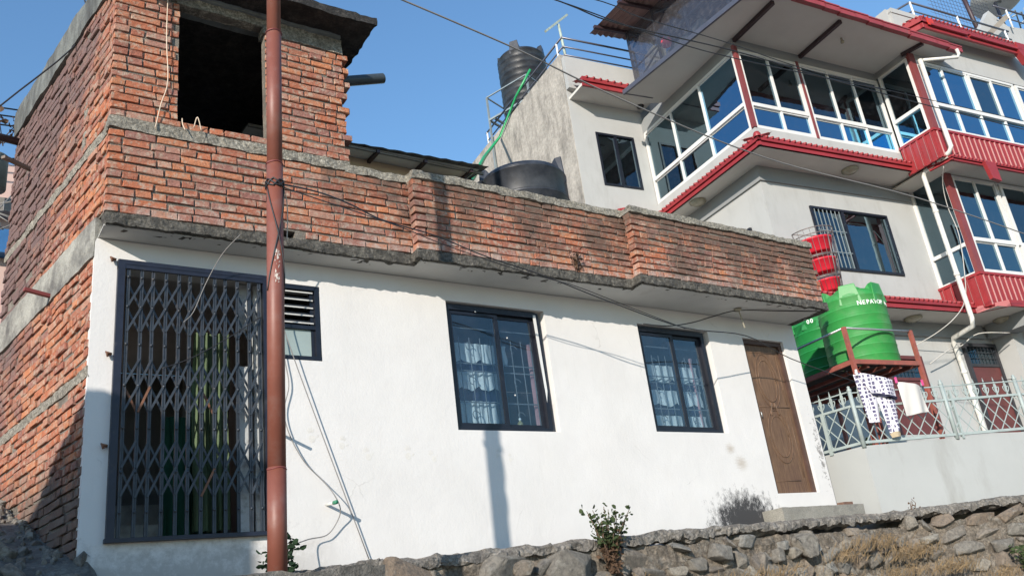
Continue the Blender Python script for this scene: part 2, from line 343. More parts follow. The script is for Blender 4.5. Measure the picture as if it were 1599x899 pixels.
M['greenpipe'] = simple('green_hose', (.02, .30, .10), .4, .1, 4, 30, 0)
M['blackpipe'] = simple('black_drain_pipe', (.045, .055, .06), .4, .2, 5, 30, .1, .002)
M['conc_step'] = simple('cement_step', (.30, .285, .245), .9, .2, 5, 50, .5, .006, dirt=(.18, .17, .15), dirt_s=4, speck=.4)
M['asphalt'] = simple('dusty_lane', (.26, .24, .205), .9, .2, 12, 90, .5, .006, dirt=(.17, .155, .13), dirt_s=1.5)
M['earth'] = simple('dusty_concrete_ground', (.23, .215, .19), .95, .35, 5, 16, 1.0, .05, dirt=(.12, .112, .10), dirt_s=6, dirt_r=(.42, .62), speck=.5, speck_s=30)
M['stone'] = None
M['leaf'] = thin('green_leaf', (.07, .095, .045), .2)
M['leaf_dark'] = thin('dark_green_leaf', (.035, .06, .035), .2)
M['leaf_red'] = thin('dry_red_leaf', (.14, .09, .06), .2)
M['stem'] = simple('brown_stem', (.12, .075, .05), .8, .3, 9)
M['straw'] = simple('dry_grass', (.33, .23, .125), .85, .35, 12, 30, 0, obj_var=0)
def stone_mat():
    m, t, b = nt('field_stone')
    oi = N(t, 'ObjectInfo'); g = N(t, 'NewGeometry')
    r = math_(t, 'FRACT', math_(t, 'ADD', math_(t, 'MULTIPLY', oi.outputs['Random'], 5.3), g.outputs['Random Per Island']))
    c = ramp(t, r, [(0, (.27, .25, .215)), (.3, (.38, .34, .28)), (.5, (.31, .235, .17)), (.7, (.34, .335, .305)), (.88, (.24, .205, .17)), (1, (.52, .47, .38))])
    c = mix(t, ramp(t, noi(t, 22, 8, .75), [(.42, 0), (.66, .8)]), c, (.10, .09, .08))
    c = mix(t, ramp(t, noi(t, 7, 8, .75), [(.56, 0), (.66, .7)]), c, (.40, .38, .33))
    t.links.new(c, b.inputs['Base Color']); b.inputs['Roughness'].default_value = .95
    bump(t, b, math_(t, 'ADD', noi(t, 14, 8, .8), math_(t, 'MULTIPLY', noi(t, 60, 6, .7), .3)), 1.0, .05); return m
M['stone'] = stone_mat()
M['wallmud'] = simple('earthy_wall_mortar', (.27, .225, .175), .97, .5, 9, 20, 1.0, .05, dirt=(.36, .33, .28), dirt_s=7, dirt_r=(.50, .68), speck=.7, speck_s=26)
M['ledge'] = simple('cement_ledge', (.33, .30, .26), .97, .35, 11, 22, 1.0, .04, dirt=(.12, .11, .10), dirt_s=8, dirt_r=(.46, .66), speck=.7, speck_s=34)
def wood_mat():
    m, t, b = nt('worn_brown_door_wood')
    c = mix(t, ramp(t, noi(t, 9, 7, .65, (6, 6, .5)), [(.3, 0), (.7, 1)]), (.075, .040, .022), (.215, .125, .070))
    c = mix(t, ramp(t, noi(t, 3, 6, .7, (1, 1, .5)), [(.48, 0), (.75, .7)]), c, (.085, .042, .03))
    t.links.new(c, b.inputs['Base Color']); b.inputs['Roughness'].default_value = .6; bump(t, b, noi(t, 14, 7, .65, (6, 6, .5)), .4, .004); return m
M['wood'] = wood_mat()

# ------------------------------------------------------------------ ground
def gheight(x, y):
    edge = -2.3 if x < 2.35 else (-.6 if x < 9.9 else -.6 - (x - 9.9) * .39)
    if y < edge: return 0.0 if y > -60 else 0.0
    z = 1.90 + .12 * min(1, max(0, (y + 2.3) / 2.3)) if x < 2.35 else 2.15
    if x < 1.3:   # the lane climbs along the gable
        f = min(1, max(0, (1.30 - x) / .18)); z += f * (0 if y < -.6 else (y + .6) * .6 if y < 0 else .36 + .34 * y if y < .9 else .67 + (y - .9) * .44 if y < 3 else 1.6) * (1 if x > .3 else max(.5, 1 - (.3 - x) * .3))
        z += .06 * noise.noise(Vector((x * 2, y * 2, 0)))
    if y > 8: z += min(40, (y - 8) * .12) if x < 30 else 0
    return z
xs = [-400, -120, -40, -15, -8] + [-5 + i * .2 for i in range(38)] + [2.65 + i * .5 for i in range(30)] + [20, 40, 120, 400]
xs = sorted(set(round(x, 3) for x in xs + [2.3, 2.36] + [.5 + i * .05 for i in range(20)]))
ys = [-400, -120, -40, -15, -9, -7, -5, -4] + [-3 + i * .2 for i in range(40)] + [6, 8, 15, 40, 120, 400]
g = MB(); nx = len(xs)
for y in ys:
    for x in xs: g.v.append((x, y, gheight(x, y)))
for j in range(len(ys) - 1):
    for i in range(nx - 1): g.f.append([j * nx + i, j * nx + i + 1, (j + 1) * nx + i + 1, (j + 1) * nx + i]); g.sm.append(False)
tag(g.build('ground', M['earth']), kind='structure')
g = MB(); g.box(-400, 400, -60, -3.35, .001, .004)
g.v = [(a, b_, .004) for a, b_ in ((-400, -14), (400, -14), (400, -3.4), (-400, -3.4))]; g.f = [[0, 1, 2, 3]]; g.sm = [False]
tag(g.build('road', M['asphalt']), kind='structure')
# concrete apron under the pole
g = MB(); g.rough(-3.0, 2.36, -2.42, -1.2, 1.2, 1.90, .10, .05, 2.5)
g.rough(1.35, 2.3, -2.38, -1.75, 1.8, 1.995, .07, .035, 4)
tag(g.build('pavement', M['earth']), kind='structure')

rw = empty('retaining_wall', (6, -.9, 0), 'long rubble stone retaining wall with rough cement ledge below the white house', 'wall')
line = [(2.3, -.62), (9.75, -.62), (13.6, -2.12), (17, -3.45)]
zt = [2.19, 2.25, 2.29, 2.34]   # ledge height grows a little to the right
def lpt(s):
    for (a, b_) in zip(line, line[1:]):
        d = Vector(b_) - Vector(a); L = d.length
        if s <= L: d /= L; return Vector(a) + d * s, d
        s -= L
    return Vector(line[-1]), d
tot = sum((Vector(b_) - Vector(a)).length for a, b_ in zip(line, line[1:]))
core = MB(); cap = MB()
for (a, b_), z0, z1 in zip(zip(line, line[1:]), zt, zt[1:]):
    d = Vector(b_) - Vector(a); L = d.length; d /= L; nrm = Vector((-d.y, d.x, 0)); n_ = max(1, int(L / 1.0))
    core.rough(0, L + .05, -.05, .45, .4, 2.14, .055, .055, 5, 1, O=(a[0], a[1], 0), Ux=(d.x, d.y, 0), Nx=nrm)
def topz(x): return 2.155 + .030 * (x - 2.3) if x < 6 else min(2.36, 2.266 + .016 * (x - 6))
core.build('mortar_core', M['wallmud'], rw)
seg = 0; s = 0
cp = MB(); ns = int(tot / .025); rows = []
for i in range(ns + 1):
    s_ = i * tot / ns; p, d = lpt(s_); nrm = Vector((d.y, -d.x)); zz = topz(p.x)
    th = .075 + .03 * noise.noise(Vector((s_ * 1.3, 0, 3)))
    prof = [(.04, zz - th - .04), (-.02, zz - th - .02), (-.06, zz - th), (-.075, zz - th + .03), (-.08, zz - .09), (-.085, zz - .06), (-.08, zz - .03), (-.06, zz - .01), (-.02, zz), (.2, zz + .01), (.52, zz + .01)]
    r_ = []
    for k, (o_, z_) in enumerate(prof):
        q = Vector((p.x, p.y, 0)) + Vector((nrm.x, nrm.y, 0)) * (-o_); q.z = z_
        q += noise.noise_vector(q * 4) * .03 + noise.noise_vector(q * 11) * .03 + noise.noise_vector(q * 27) * .018; r_.append(q)
    rows.append(r_)
K = len(rows[0]); cv = [q for r_ in rows for q in r_]; cf_ = [(i * K + k, (i + 1) * K + k, (i + 1) * K + k + 1, i * K + k + 1) for i in range(ns) for k in range(K - 1)]
cp.add(cv, cf_); cp.build('cement_ledge', M['ledge'], rw)
def hull_stone(n, sq):
    bm = bmesh.new()
    for i in range(n):
        v = Vector((U(-1, 1), U(-1, 1), U(-1, 1))).normalized(); v = Vector([math.copysign(abs(c_) ** sq, c_) for c_ in v]) * U(.45, .56); bm.verts.new(v)
    bmesh.ops.convex_hull(bm, input=bm.verts); bmesh.ops.delete(bm, geom=[v for v in bm.verts if not v.link_faces], context='VERTS')
    bmesh.ops.bevel(bm, geom=list(bm.edges), offset=.03, segments=1, affect='EDGES')
    me = bpy.data.meshes.new('stone'); bm.to_mesh(me); bm.free(); me.materials.append(M['stone']); return me
stones = [hull_stone(16, .62) for _ in range(12)]
cnt = 0; s = .15
rb = MB()
for k in range(420):
    x = U(-.4, 1.25); y = U(-.3, 2.6); x = min(x, 1.0 - .16 * y - .03 if R() < .8 else x); z = gheight(x, y); me = random.choice(stones); sz = U(.025, .06) if R() < .85 else U(.07, .13)
    mt = Matrix.Translation((x, y, z)) @ Euler((U(0, 3), U(0, 3), U(0, 3))).to_matrix().to_4x4() @ Matrix.Diagonal((sz * 1.5, sz * 1.2, sz * .8, 1)); rb.add([mt @ v.co for v in me.vertices], [tuple(p.vertices) for p in me.polygons])
tag(rb.build('rubble', M['stone']), 'loose rubble strewn on the lane at the foot of the gable', 'rubble', kind='stuff')
zc = 1.98
for row, (zr, hr) in enumerate(((2.0, .16), (1.84, .18), (1.66, .2), (1.46, .24), (1.22, .26), (.95, .28))):
    s = U(0, .2)
    while s < tot - .2 and cnt < 298:
        p, d = lpt(s); right = p.x > 10.2
        w = (U(.28, .55) if right else U(.12, .34)) * (1 if row < 4 else 1.5); h = hr * (U(.5, .95) if not right else U(.55, .8))
        if row < 1 and not right and R() < .45: s += w; continue
        if row >= 4 and R() < .4: s += w; continue
        o = bpy.data.objects.new('stone', random.choice(stones)); q, d = lpt(s + w / 2)
        dz = (topz(q.x) - 2.24)
        o.matrix_basis = Matrix.Translation((q.x + U(-.01, .01), q.y + U(-.045, .01), zr + dz + .04 + U(-.05, .05))) @ Matrix.Rotation(math.atan2(d.y, d.x), 4, 'Z') @ Euler((U(-.3, .3), U(-.35, .35), U(-.2, .2))).to_matrix().to_4x4() @ Matrix.Diagonal((w * .98, .26, h * 1.25, 1))
        link(o, rw); cnt += 1; s += w * U(.85, 1.1)
for (x, z, w, h) in ((8.05, 2.02, .34, .36), (9.0, 2.0, .3, .26), (5.6, 1.98, .46, .34), (6.75, 2.02, .28, .2), (7.4, 1.85, .24, .3), (3.3, 2.0, .55, .34), (4.2, 1.98, .6, .36), (4.85, 2.0, .5, .34)):
    o = bpy.data.objects.new('stone', random.choice(stones))
    o.matrix_basis = Matrix.Translation((x, -.69, z)) @ Euler((U(-.2, .2), U(-.3, .3), 0)).to_matrix().to_4x4() @ Matrix.Diagonal((w, .3, h, 1)); link(o, rw)

# ------------------------------------------------------------------ the brick house with the white front
house = empty('brick_house', (1.03, 0, 2.2), 'one storey white painted house with raw red brick parapet, brick gable and brick tower room', 'house')
SO = Vector((1.03, 0, 0)); SU = Vector((-.16097, .98696, 0)); SN = Vector((.98696, .16097, 0))
def holed(mb, x0, x1, z0, z1, yf, yb, holes):
    """flat wall in the XZ plane with openings: front, back, reveals"""
    X = sorted({x0, x1, *[h for q in holes for h in q[:2]]}); Z = sorted({z0, z1, *[h for q in holes for h in q[2:]]})
    def solid(i, k):
        if i < 0 or k < 0 or i >= len(X) - 1 or k >= len(Z) - 1: return False
        cx = (X[i] + X[i + 1]) / 2; cz = (Z[k] + Z[k + 1]) / 2
        return not any(a < cx < b_ and c_ < cz < d for a, b_, c_, d in holes)
    for i in range(len(X) - 1):
        for k in range(len(Z) - 1):
            if not solid(i, k): continue
            a, b_, c_, d = X[i], X[i + 1], Z[k], Z[k + 1]
            mb.add([(a, yf, c_), (b_, yf, c_), (b_, yf, d), (a, yf, d)], [(0, 1, 2, 3)]); mb.add([(a, yb, c_), (b_, yb, c_), (b_, yb, d), (a, yb, d)], [(3, 2, 1, 0)])
            if not solid(i - 1, k): mb.add([(a, yf, c_), (a, yf, d), (a, yb, d), (a, yb, c_)], [(0, 1, 2, 3)])
            if not solid(i + 1, k): mb.add([(b_, yf, c_), (b_, yb, c_), (b_, yb, d), (b_, yf, d)], [(0, 1, 2, 3)])
            if not solid(i, k - 1): mb.add([(a, yf, c_), (a, yb, c_), (b_, yb, c_), (b_, yf, c_)], [(0, 1, 2, 3)])
            if not solid(i, k + 1): mb.add([(a, yf, d), (b_, yf, d), (b_, yb, d), (a, yb, d)], [(0, 1, 2, 3)])
GATE = (1.24, 2.42, 2.54, 4.74); VENT = (2.49, 2.95, 4.01, 4.735); W1 = (4.30, 5.53, 3.405, 4.745); W2 = (6.885, 8.06, 3.43, 4.725); DOOR = (8.685, 9.475, 2.70, 4.69)
b = MB(); holed(b, 1.03, 9.75, 1.9, 4.95, 0, .23, [GATE, VENT, W1, W2, DOOR])
wall = b.build('plastered_wall', M['plaster'], house); wall['label'] = 'white limewashed front wall with muddy foot and mould'
# interior shell
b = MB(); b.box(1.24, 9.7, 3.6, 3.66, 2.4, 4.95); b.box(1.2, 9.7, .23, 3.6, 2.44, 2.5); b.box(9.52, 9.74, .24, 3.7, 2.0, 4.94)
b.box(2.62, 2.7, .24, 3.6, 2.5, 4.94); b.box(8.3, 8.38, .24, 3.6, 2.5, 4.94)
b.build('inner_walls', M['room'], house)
# roof slab with its stepped, ragged edge
segs = [(1.05, 3.84, -.29), (3.84, 6.54, -.43), (6.54, 9.78, -.60)]
b = MB()
for x0, x1, y in segs: b.box(x0, x1 + .003, y + .045, .6, 4.955, 4.966)
b.box(1.0, 9.76, .6, 3.6, 4.952, 5.06)
b.build('soffit', M['soffit'], house)
b = MB()
for i, (x0, x1, y) in enumerate(segs):
    b.rough(x0, x1, y, y + .13, 4.962, 5.06, .022, .022, 9, i * 3)
for x, y0, y1 in ((3.84, -.43, -.29), (6.54, -.60, -.43)): b.rough(x - .05, x + .06, y0, y1 + .02, 4.97, 5.06, .03, .02, 6, 9)
b.rough(9.68, 9.80, -.6, .3, 4.95, 5.055, .05, .015, 6, 4)
sl_ = b.build('slab_edge', M['mossy'], house); sl_['label'] = 'black mossy ragged concrete slab edge'
b = MB(); b.box(1.1, 9.7, -.2, 3.6, 5.0, 5.052); b.build('roof_slab', M['rough_conc'], house)
# mortar cores
b = MB()
PH = (2.47, 2.63, 5.03, 5.13)
holed(b, 1.06, 3.84, 5.055, 5.86, -.273, -.10, [PH])
b.box(3.93, 6.60, -.413, -.28, 5.055, 5.86); b.box(6.63, 9.72, -.583, -.45, 5.055, 5.86)
holed(b, 1.06, 3.17, 5.95, 7.43, -.273, -.19, [(1.59, 2.385, 6.0, 7.30)])
fc = b.build('parapet_core', M['mortar'], house)
b = MB()
b.frame(SO, SU, SN, .03, 2.86, .018, .2, 1.9, 4.80)
b.frame(SO, SU, SN, -.26, 2.86, .018, .2, 5.13, 7.45)
sc_ = b.build('gable_core', M['mortar'], house)
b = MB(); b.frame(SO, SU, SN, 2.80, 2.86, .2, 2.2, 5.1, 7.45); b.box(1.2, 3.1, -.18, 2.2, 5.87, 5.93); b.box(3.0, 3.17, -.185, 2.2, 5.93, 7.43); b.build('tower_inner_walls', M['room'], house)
# bands
b = MB(); b.rough(0.0, 2.87, -.012, .15, 4.79, 5.14, .06, .012, 5, 2, O=SO, Ux=SU, Nx=SN)
x_ = b.build('gable_slab_band', M['sidebeam'], house)
b = MB(); b.rough(-.29, 2.87, -.004, .12, 5.86, 5.955, .045, .02, 7, 2, O=SO, Ux=SU, Nx=SN)
b.build('mortar_band', M['rough_conc'], house); b = MB(); b.rough(.0, 2.87, .002, .12, 3.77, 3.86, .045, .02, 7, 5, O=SO, Ux=SU, Nx=SN); b.build('mortar_band', M['rough_conc'], house); b = MB()
b.rough(.42, .50, .0, .12, 5.9, 6.5, .045, .014, 7, 5, O=SO, Ux=SU, Nx=SN)
b.build('mortar_patch', M['rough_conc'], house); b = MB()
b.rough(1.04, 3.2, -.297, -.15, 5.855, 5.965, .035, .022, 8, 1)
b.build('mortar_band', M['rough_conc'], house)
b = MB(); b.rough(3.15, 3.86, -.30, -.06, 5.845, 5.925, .045, .022, 7, 1)
b.rough(3.8, 6.56, -.45, -.18, 5.84, 5.925, .045, .024, 7, 3); b.rough(6.5, 9.76, -.625, -.36, 5.84, 5.915, .045, .022, 7, 6)
b.build('parapet_cap', M['rough_conc'], house)
b = MB(); b.rough(2.37, 3.19, -.30, -.16, 7.225, 7.40, .04, .018, 7, 1); b.rough(1.56, 2.39, -.30, -.19, 7.30, 7.40, .04, .018, 7, 1); b.rough(1.0, 1.6, -.30, -.06, 7.33, 7.42, .04, .015, 7, 1)
b.build('lintel_beam', M['rough_conc'], house)
b = MB(); b.rough(-.35, 2.9, -.03, .16, 7.44, 7.78, .07, .02, 4, 4, O=SO, Ux=SU, Nx=SN)
b.build('roof_side_beam', M['topbeam'], house)
b = MB(); b.rough(1.02, 3.44, -.62, 2.6, 7.43, 7.52, .055, .028, 6, 4); b.build('tower_roof_slab', M['black_slab'], house)
b = MB(); b.rough(1.05, 3.17, -.33, .0, 7.395, 7.46, .06, .01, 5, 2); b.build('roof_haunch', M['bluegrey'], house)

# bricks ---------------------------------------------------------
def brick_mesh(L, H=.0625, D=.105):
    j = lambda a: U(-a, a); vs = []
    for y, k in ((D / 2, 0), (-D / 2 + .007, 0), (-D / 2, .0045)):
        for sx, sz in ((-1, -1), (1, -1), (1, 1), (-1, 1)):
            vs.append((sx * (L / 2 - k) + j(.005), y + (j(.004) if k else 0), sz * (H / 2 - k) + j(.0042)))
    vs.append((j(.03), -D / 2 - U(-.002, .002), j(.008)))
    fs = [(0, 1, 2, 3)]
    for a in (0, 4):
        for i in range(4): k = (i + 1) % 4; fs.append((a + i, a + k, a + 4 + k, a + 4 + i))
    for i in range(4): fs.append((8 + i, 8 + (i + 1) % 4, 12))
    return vs, fs
BV = []
for L in (.232, .232, .232, .232, .232, .112, .112, .112, .112):
    vs, fs = brick_mesh(L); me = bpy.data.meshes.new('brick'); me.from_pydata(vs, [], fs); me.materials.append(M['brick'])
    bm = bmesh.new(); bm.from_mesh(me); bmesh.ops.recalc_face_normals(bm, faces=bm.faces); bm.to_mesh(me); bm.free()
    me2 = me.copy(); me2.materials[0] = M['brick_side']; BV.append((L, vs, fs, me, me2))
ST = BV[:5]; HD = BV[5:]
cand = []      # (score, matrix, variant, side)
def course(O, Ux, ang, u0, u1, z, side, headers=.3, jut=.004, H=.078, skip=None, ends=(0, 0), prof=None):
    u = u0 + U(-.0, .0) + ends[0]; first = True
    u1 += ends[1]
    while u < u1 - .04:
        var = random.choice(HD) if R() < headers or (first and R() < .5) else random.choice(ST)
        if u + var[0] > u1: var = random.choice(HD)
        L = var[0]; sx = U(.86, 1.10)
        if u + L * sx > u1: sx = max(.45, (u1 - u) / L)
        c = u + L * sx / 2
        if not (skip and skip(c, z)) and not (side and R() < .012):
            p = Vector(O) + Vector(Ux) * c; p.z = z + U(-.005, .005)
            nrm = Vector((Ux[1], -Ux[0], 0))
            p -= nrm * (.105 / 2) ; p += nrm * U(-jut, jut)
            mt = Matrix.Translation(p) @ Matrix.Rotation(ang + U(-.012, .012), 4, 'Z') @ Matrix.Rotation(U(-.016, .016), 4, 'Y') @ Matrix.Rotation(U(-.04, .04), 4, 'X') @ Matrix.Diagonal((sx, 1, U(.94, 1.04) * H / .078, 1))
            dv = CAM - p; dl = dv.length; cand.append((L * sx * abs(nrm.dot(dv)) / dl ** 3, mt, var, side))
        u += L * sx + U(.008, .020); first = False
for x0, x1, y, zb, zt_ in ((1.045, 3.92, -.29, 5.062, 5.855), (3.80, 6.62, -.43, 5.06, 5.85), (6.50, 9.74, -.60, 5.06, 5.845)):
    n_ = 10; h = (zt_ - zb) / n_
    for k in range(n_):
        course((0, y, 0), (1, 0, 0), 0, x0, x1, zb + h * (k + .5), False, .25 if k % 2 else .5, .006, h,
               skip=lambda c, z: 2.42 < c < 2.66 and z < 5.14)
ang_s = math.atan2(SU.y, SU.x) + math.pi      # faces of gable bricks look towards -x
n_ = 16; h = (7.23 - 5.965) / n_
for k in range(n_ + 1):
    z = 5.965 + h * (k + .5); nrm = False
    if z < 7.3: course((0, -.29, 0), (1, 0, 0), 0, 1.045, 1.585 if k else 3.2, z, False, .3, .006, h)
    if 0 < k < n_: course((0, -.29, 0), (1, 0, 0), 0, 2.39, 3.2, z, False, .3, .008, h, ends=(0, .05 if k % 2 else -.01))
def side_rows(z0, z1, n_, s0):
    h = (z1 - z0) / n_
    for k in range(n_):
        # the course is laid from the far end to the near one, seen from outside
        course(SO + SU * 2.86 + SN * 0, (-SU.x, -SU.y, 0), math.atan2(-SU.y, -SU.x), 0, 2.86 - s0 + U(-.02, .015) * (s0 > 0), z0 + h * (k + .5), True, .45, .012, h)
side_rows(5.14, 5.862, 9, -.285); side_rows(5.96, 7.45, 19, -.285)
side_rows(3.86, 4.79, 12, .035); side_rows(1.95, 3.77, 24, .035)
cand.sort(key=lambda c_: -c_[0])
for sc0, mt, var, side in cand[:299]:
    o = bpy.data.objects.new('brick', var[4] if side else var[3]); o.matrix_basis = mt; link(o, house)
for side in (False, True):
    b = MB()
    for sc0, mt, var, sd in cand[299:]:
        if sd == side: b.add([mt @ Vector(v) for v in var[1]], var[2])
    o = b.build('brick_courses', M['brick_side' if side else 'brick'], house); o['kind'] = 'stuff'
# frames and windows ----------------------------------------------
def slider(name, H, label, sash_split=.5, bars=9, rows_=(.25, .5, .56, .85)):
    x0, x1, z0, z1 = H; x0 += .015; x1 -= .06; z1 -= .02; b = MB(); y0, y1 = .035, .10
    b.box(x0, x1, y0, y1, z1 - .055, z1); b.box(x0, x1, y0, y1, z0, z0 + .045); b.box(x0, x0 + .035, y0, y1, z0 + .045, z1 - .055); b.box(x1 - .05, x1, y0, y1, z0 + .045, z1 - .055)
    xm = x0 + (x1 - x0) * sash_split
    for a, c_, yy in ((x0 + .035, xm + .03, .052), (xm - .03, x1 - .05, .078)):
        for q in ((a, a + .035), (c_ - .045, c_)): b.box(q[0], q[1], yy, yy + .022, z0 + .05, z1 - .06)
        b.box(a + .035, c_ - .045, yy, yy + .022, z0 + .05, z0 + .085); b.box(a + .035, c_ - .045, yy, yy + .022, z1 - .095, z1 - .06)
    w = b.build(name, M['navy'], house); w['label'] = label
    for a, c_, yy in ((x0 + .07, xm - .015, .063), (xm + .005, x1 - .095, .089)):
        p = MB(); p.box(a, c_, yy, yy + .004, z0 + .085, z1 - .095); p.build('pane', M['pane'], w)
    g = MB()
    n_ = bars
    for i in range(n_):
        x = x0 + .06 + (x1 - x0 - .12) * i / (n_ - 1); g.tube([(x, .16, z0 + .02), (x, .16, z1 - .3)], .0055, 6)
    for f in rows_: g.bar((x0, .168, z0 + (z1 - z0) * f), (x1, .168, z0 + (z1 - z0) * f), .012, .012)
    for cx in (x0 + .3, x1 - .3):
        for f in (.15, .42, .7):
            zz = z0 + (z1 - z0) * f
            g.tube([(cx + .05 * math.cos(a) * (1 - a / 9), .155, zz + .04 * math.sin(a)) for a in [i * .6 for i in range(9)]], .005, 5)
    g.build('grille', M['grille'], w)
    return w
w = slider('sliding_window', W1, 'left sliding window with a torn weather strip', .52)
b = MB(); b.add([(5.40, .03, 4.70), (5.435, .03, 4.70), (5.455, .028, 3.85), (5.432, .03, 3.72), (5.422, .03, 3.95)], [(0, 1, 2, 3, 4)]); b.add([(5.40, .036, 4.70), (5.435, .036, 4.70), (5.455, .034, 3.85), (5.432, .036, 3.72), (5.422, .036, 3.95)], [(4, 3, 2, 1, 0)]); b.build('weather_strip', M['upvc'], w)
slider('sliding_window', W2, 'right sliding window', .5, 10)
b = MB()
for (x, z) in ((4.66, 4.66), (5.02, 4.4), (5.03, 3.78)): b.box(x, x + .012, .028, .034, z, z + .014)
b.build('bolt', M['upvc'], w)
# louvre vent
b = MB(); x0, x1, z0, z1 = VENT; b.box(x0, x1, .0, .07, z1 - .045, z1 - .005); b.box(x0, x1, .0, .07, z0 + .005, z0 + .04); b.box(x0, x0 + .04, .0, .07, z0 + .04, z1 - .045); b.box(x1 - .05, x1 - .004, .0, .07, z0 + .04, z1 - .045)
b.box(x0 + .04, x1 - .05, .01, .05, z0 + .30, z0 + .335); b.box(x1 - .085, x1 - .05, .03, .07, z0 + .04, z1 - .045)
v = b.build('vent_window', M['navy'], house)
for i in range(5):
    z = z0 + .36 + i * .075; p = MB()
    p.add([(x0 + .04, .02, z), (x1 - .06, .02, z), (x1 - .06, .075, z + .05), (x0 + .04, .075, z + .05), (x0 + .04, .02, z - .006), (x1 - .06, .02, z - .006), (x1 - .06, .075, z + .044), (x0 + .04, .075, z + .044)], [(0, 1, 2, 3), (7, 6, 5, 4), (0, 4, 5, 1), (2, 6, 7, 3), (1, 5, 6, 2), (3, 7, 4, 0)])
    p.build('louvre', M['gate'], v); p = MB(); p.box(x0 + .04, x1 - .062, .014, .02, z - .006, z + .006); p.build('louvre_edge', M['soffit'], v)
p = MB(); p.box(x0 + .04, x1 - .085, .035, .04, z0 + .04, z0 + .30); p.build('pane', simple('frosted_pane', (.30, .36, .34), .25, .1, 3, 30, 0), v)
# door
b = MB(); x0, x1, z0, z1 = DOOR
b.box(x0 + .005, x0 + .05, .04, .13, z0, z1 - .06); b.box(x1 - .06, x1 - .004, .04, .13, z0, z1 - .06); b.box(x0 + .005, x1 - .004, .04, .13, z1 - .06, z1 - .004)
d = b.build('door_frame', simple('dark_door_frame', (.075, .04, .03), .6, .3, 8, 40, .3, .003), house)
b = MB(); a0 = x0 + .052; a1 = x1 - .062; b.box(a0, a1, .075, .115, z0 + .005, z1 - .062); dl = b.build('door', M['wood'], d); 
b = MB(); cxm = (a0 + a1) / 2
for cz, rz in ((4.15, .36), (3.42, .34)):
    for rr in (1, .78):
        b.tube([(cxm + .20 * rr * math.cos(t_ * math.pi / 14), .072, cz + rz * rr * math.sin(t_ * math.pi / 14)) for t_ in range(29)], .0055, 6)
for cz, s_ in ((3.78, 1),):
    for sx in (-1, 1): b.tube([(cxm + sx * (.02 + .06 * t_ / 6), .072, cz + .09 * math.sin(t_)) for t_ in range(7)], .010, 6)
for (xa, za, xb, zb) in ((a0 + .05, 3.80, a1 - .03, 3.80), (a0 + .06, 2.86, a1 - .15, 2.86), (a1 - .07, 2.9, a1 - .07, 3.75), (a1 - .07, 3.84, a1 - .07, 4.5), (a1 - .14, 3.3, a1 - .14, 3.7), (a0 + .06, 4.53, a1 - .06, 4.53)):
    b.tube([(xa, .073, za), (xb, .073, zb)], .006, 6)
b.build('carving', simple('worn_carved_edge', (.135, .08, .048), .6, .5, 9), d)
b = MB(); b.tube([(a0 + .045, .07, 3.72), (a0 + .045, .05, 3.72), (a0 + .045, .05, 3.66)], .009, 6); b.build('handle', M['dullmetal'], d)
# collapsible gate ------------------------------------------------
b = MB(); gx0, gx1, gz0, gz1 = 1.205, 2.45, 2.505, 4.765
b.box(gx0, gx0 + .055, -.05, .02, gz0 + .03, gz1 - .04); b.box(gx1 - .045, gx1, -.05, .02, gz0 + .03, gz1 - .04); b.box(gx0, gx1, -.05, .02, gz1 - .04, gz1); b.box(gx0 - .01, gx1, -.055, .03, gz0, gz0 + .03)
b.box(gx0 - .0, gx0 + .05, -.045, -.0, gz1 - .085, gz1 - .045); b.box(gx0 + .055, gx1 - .045, -.046, -.03, gz1 - .075, gz1 - .04)
gate = b.build('collapsible_gate', M['gate_frame'], house); gate['label'] = 'blue black folding lattice gate'
b = MB()
for z in (4.765, 3.95, 3.22): b.tube([(1.19, -.02, z), (1.15, -.03, z + .012), (1.165, -.03, z - .02)], .013, 6)
b.build('hinge', M['rust_gate'], gate)
n_ = 12; px_ = [gx0 + .085 + (gx1 - gx0 - .16) * i / (n_ - 1) + .006 * math.sin(i * 2.1) for i in range(n_)]
pm = None
zs0, zs1 = gz0 + .035, gz1 - .07
for i, x in enumerate(px_):
    p = MB()
    for dx in (-.009, .009):      # a picket is two narrow channels with the lattice pinned between
        p.box(x + dx - .0042, x + dx + .0042, -.035, -.012, zs0, zs1)
    p.box(x - .006, x + .006, -.030, -.020, zs0, zs1)
    for z in (4.62, 4.36, 4.04, 3.70, 3.36, 3.02, 2.72): p.tube([(x, -.044, z), (x, -.010, z)], .011, 6)
    p.build('picket', M['gate'], gate)
hX = .215
for i in range(n_ - 1):
    for zc_ in (4.37, 3.71, 3.05):
        for z0_, z1_ in ((zc_, zc_ + hX), (zc_ - hX, zc_)):
            sg = .01 * math.sin(i * 1.3 + zc_)
            for fl in (0, 1):
                za, zb = (z0_, z1_) if fl else (z1_, z0_); p = MB(); y = -.041 if fl else -.008
                p.bar((px_[i], y, za + sg), (px_[i + 1], y, zb + sg), .006, .019, up=(0, 0, 1)) if False else p.bar((px_[i], y, za + sg), (px_[i + 1], y, zb + sg), .0175, .005, up=(0, 1, 0))
                p.build('scissor_bar', M['rust_gate'] if (i, zc_, z0_ > zc_ - .01, fl) in ((0, 3.71, False, 0), (1, 3.71, False, 1), (6, 3.71, False, 0), (6, 3.05, False, 1)) else M['gate'], gate)
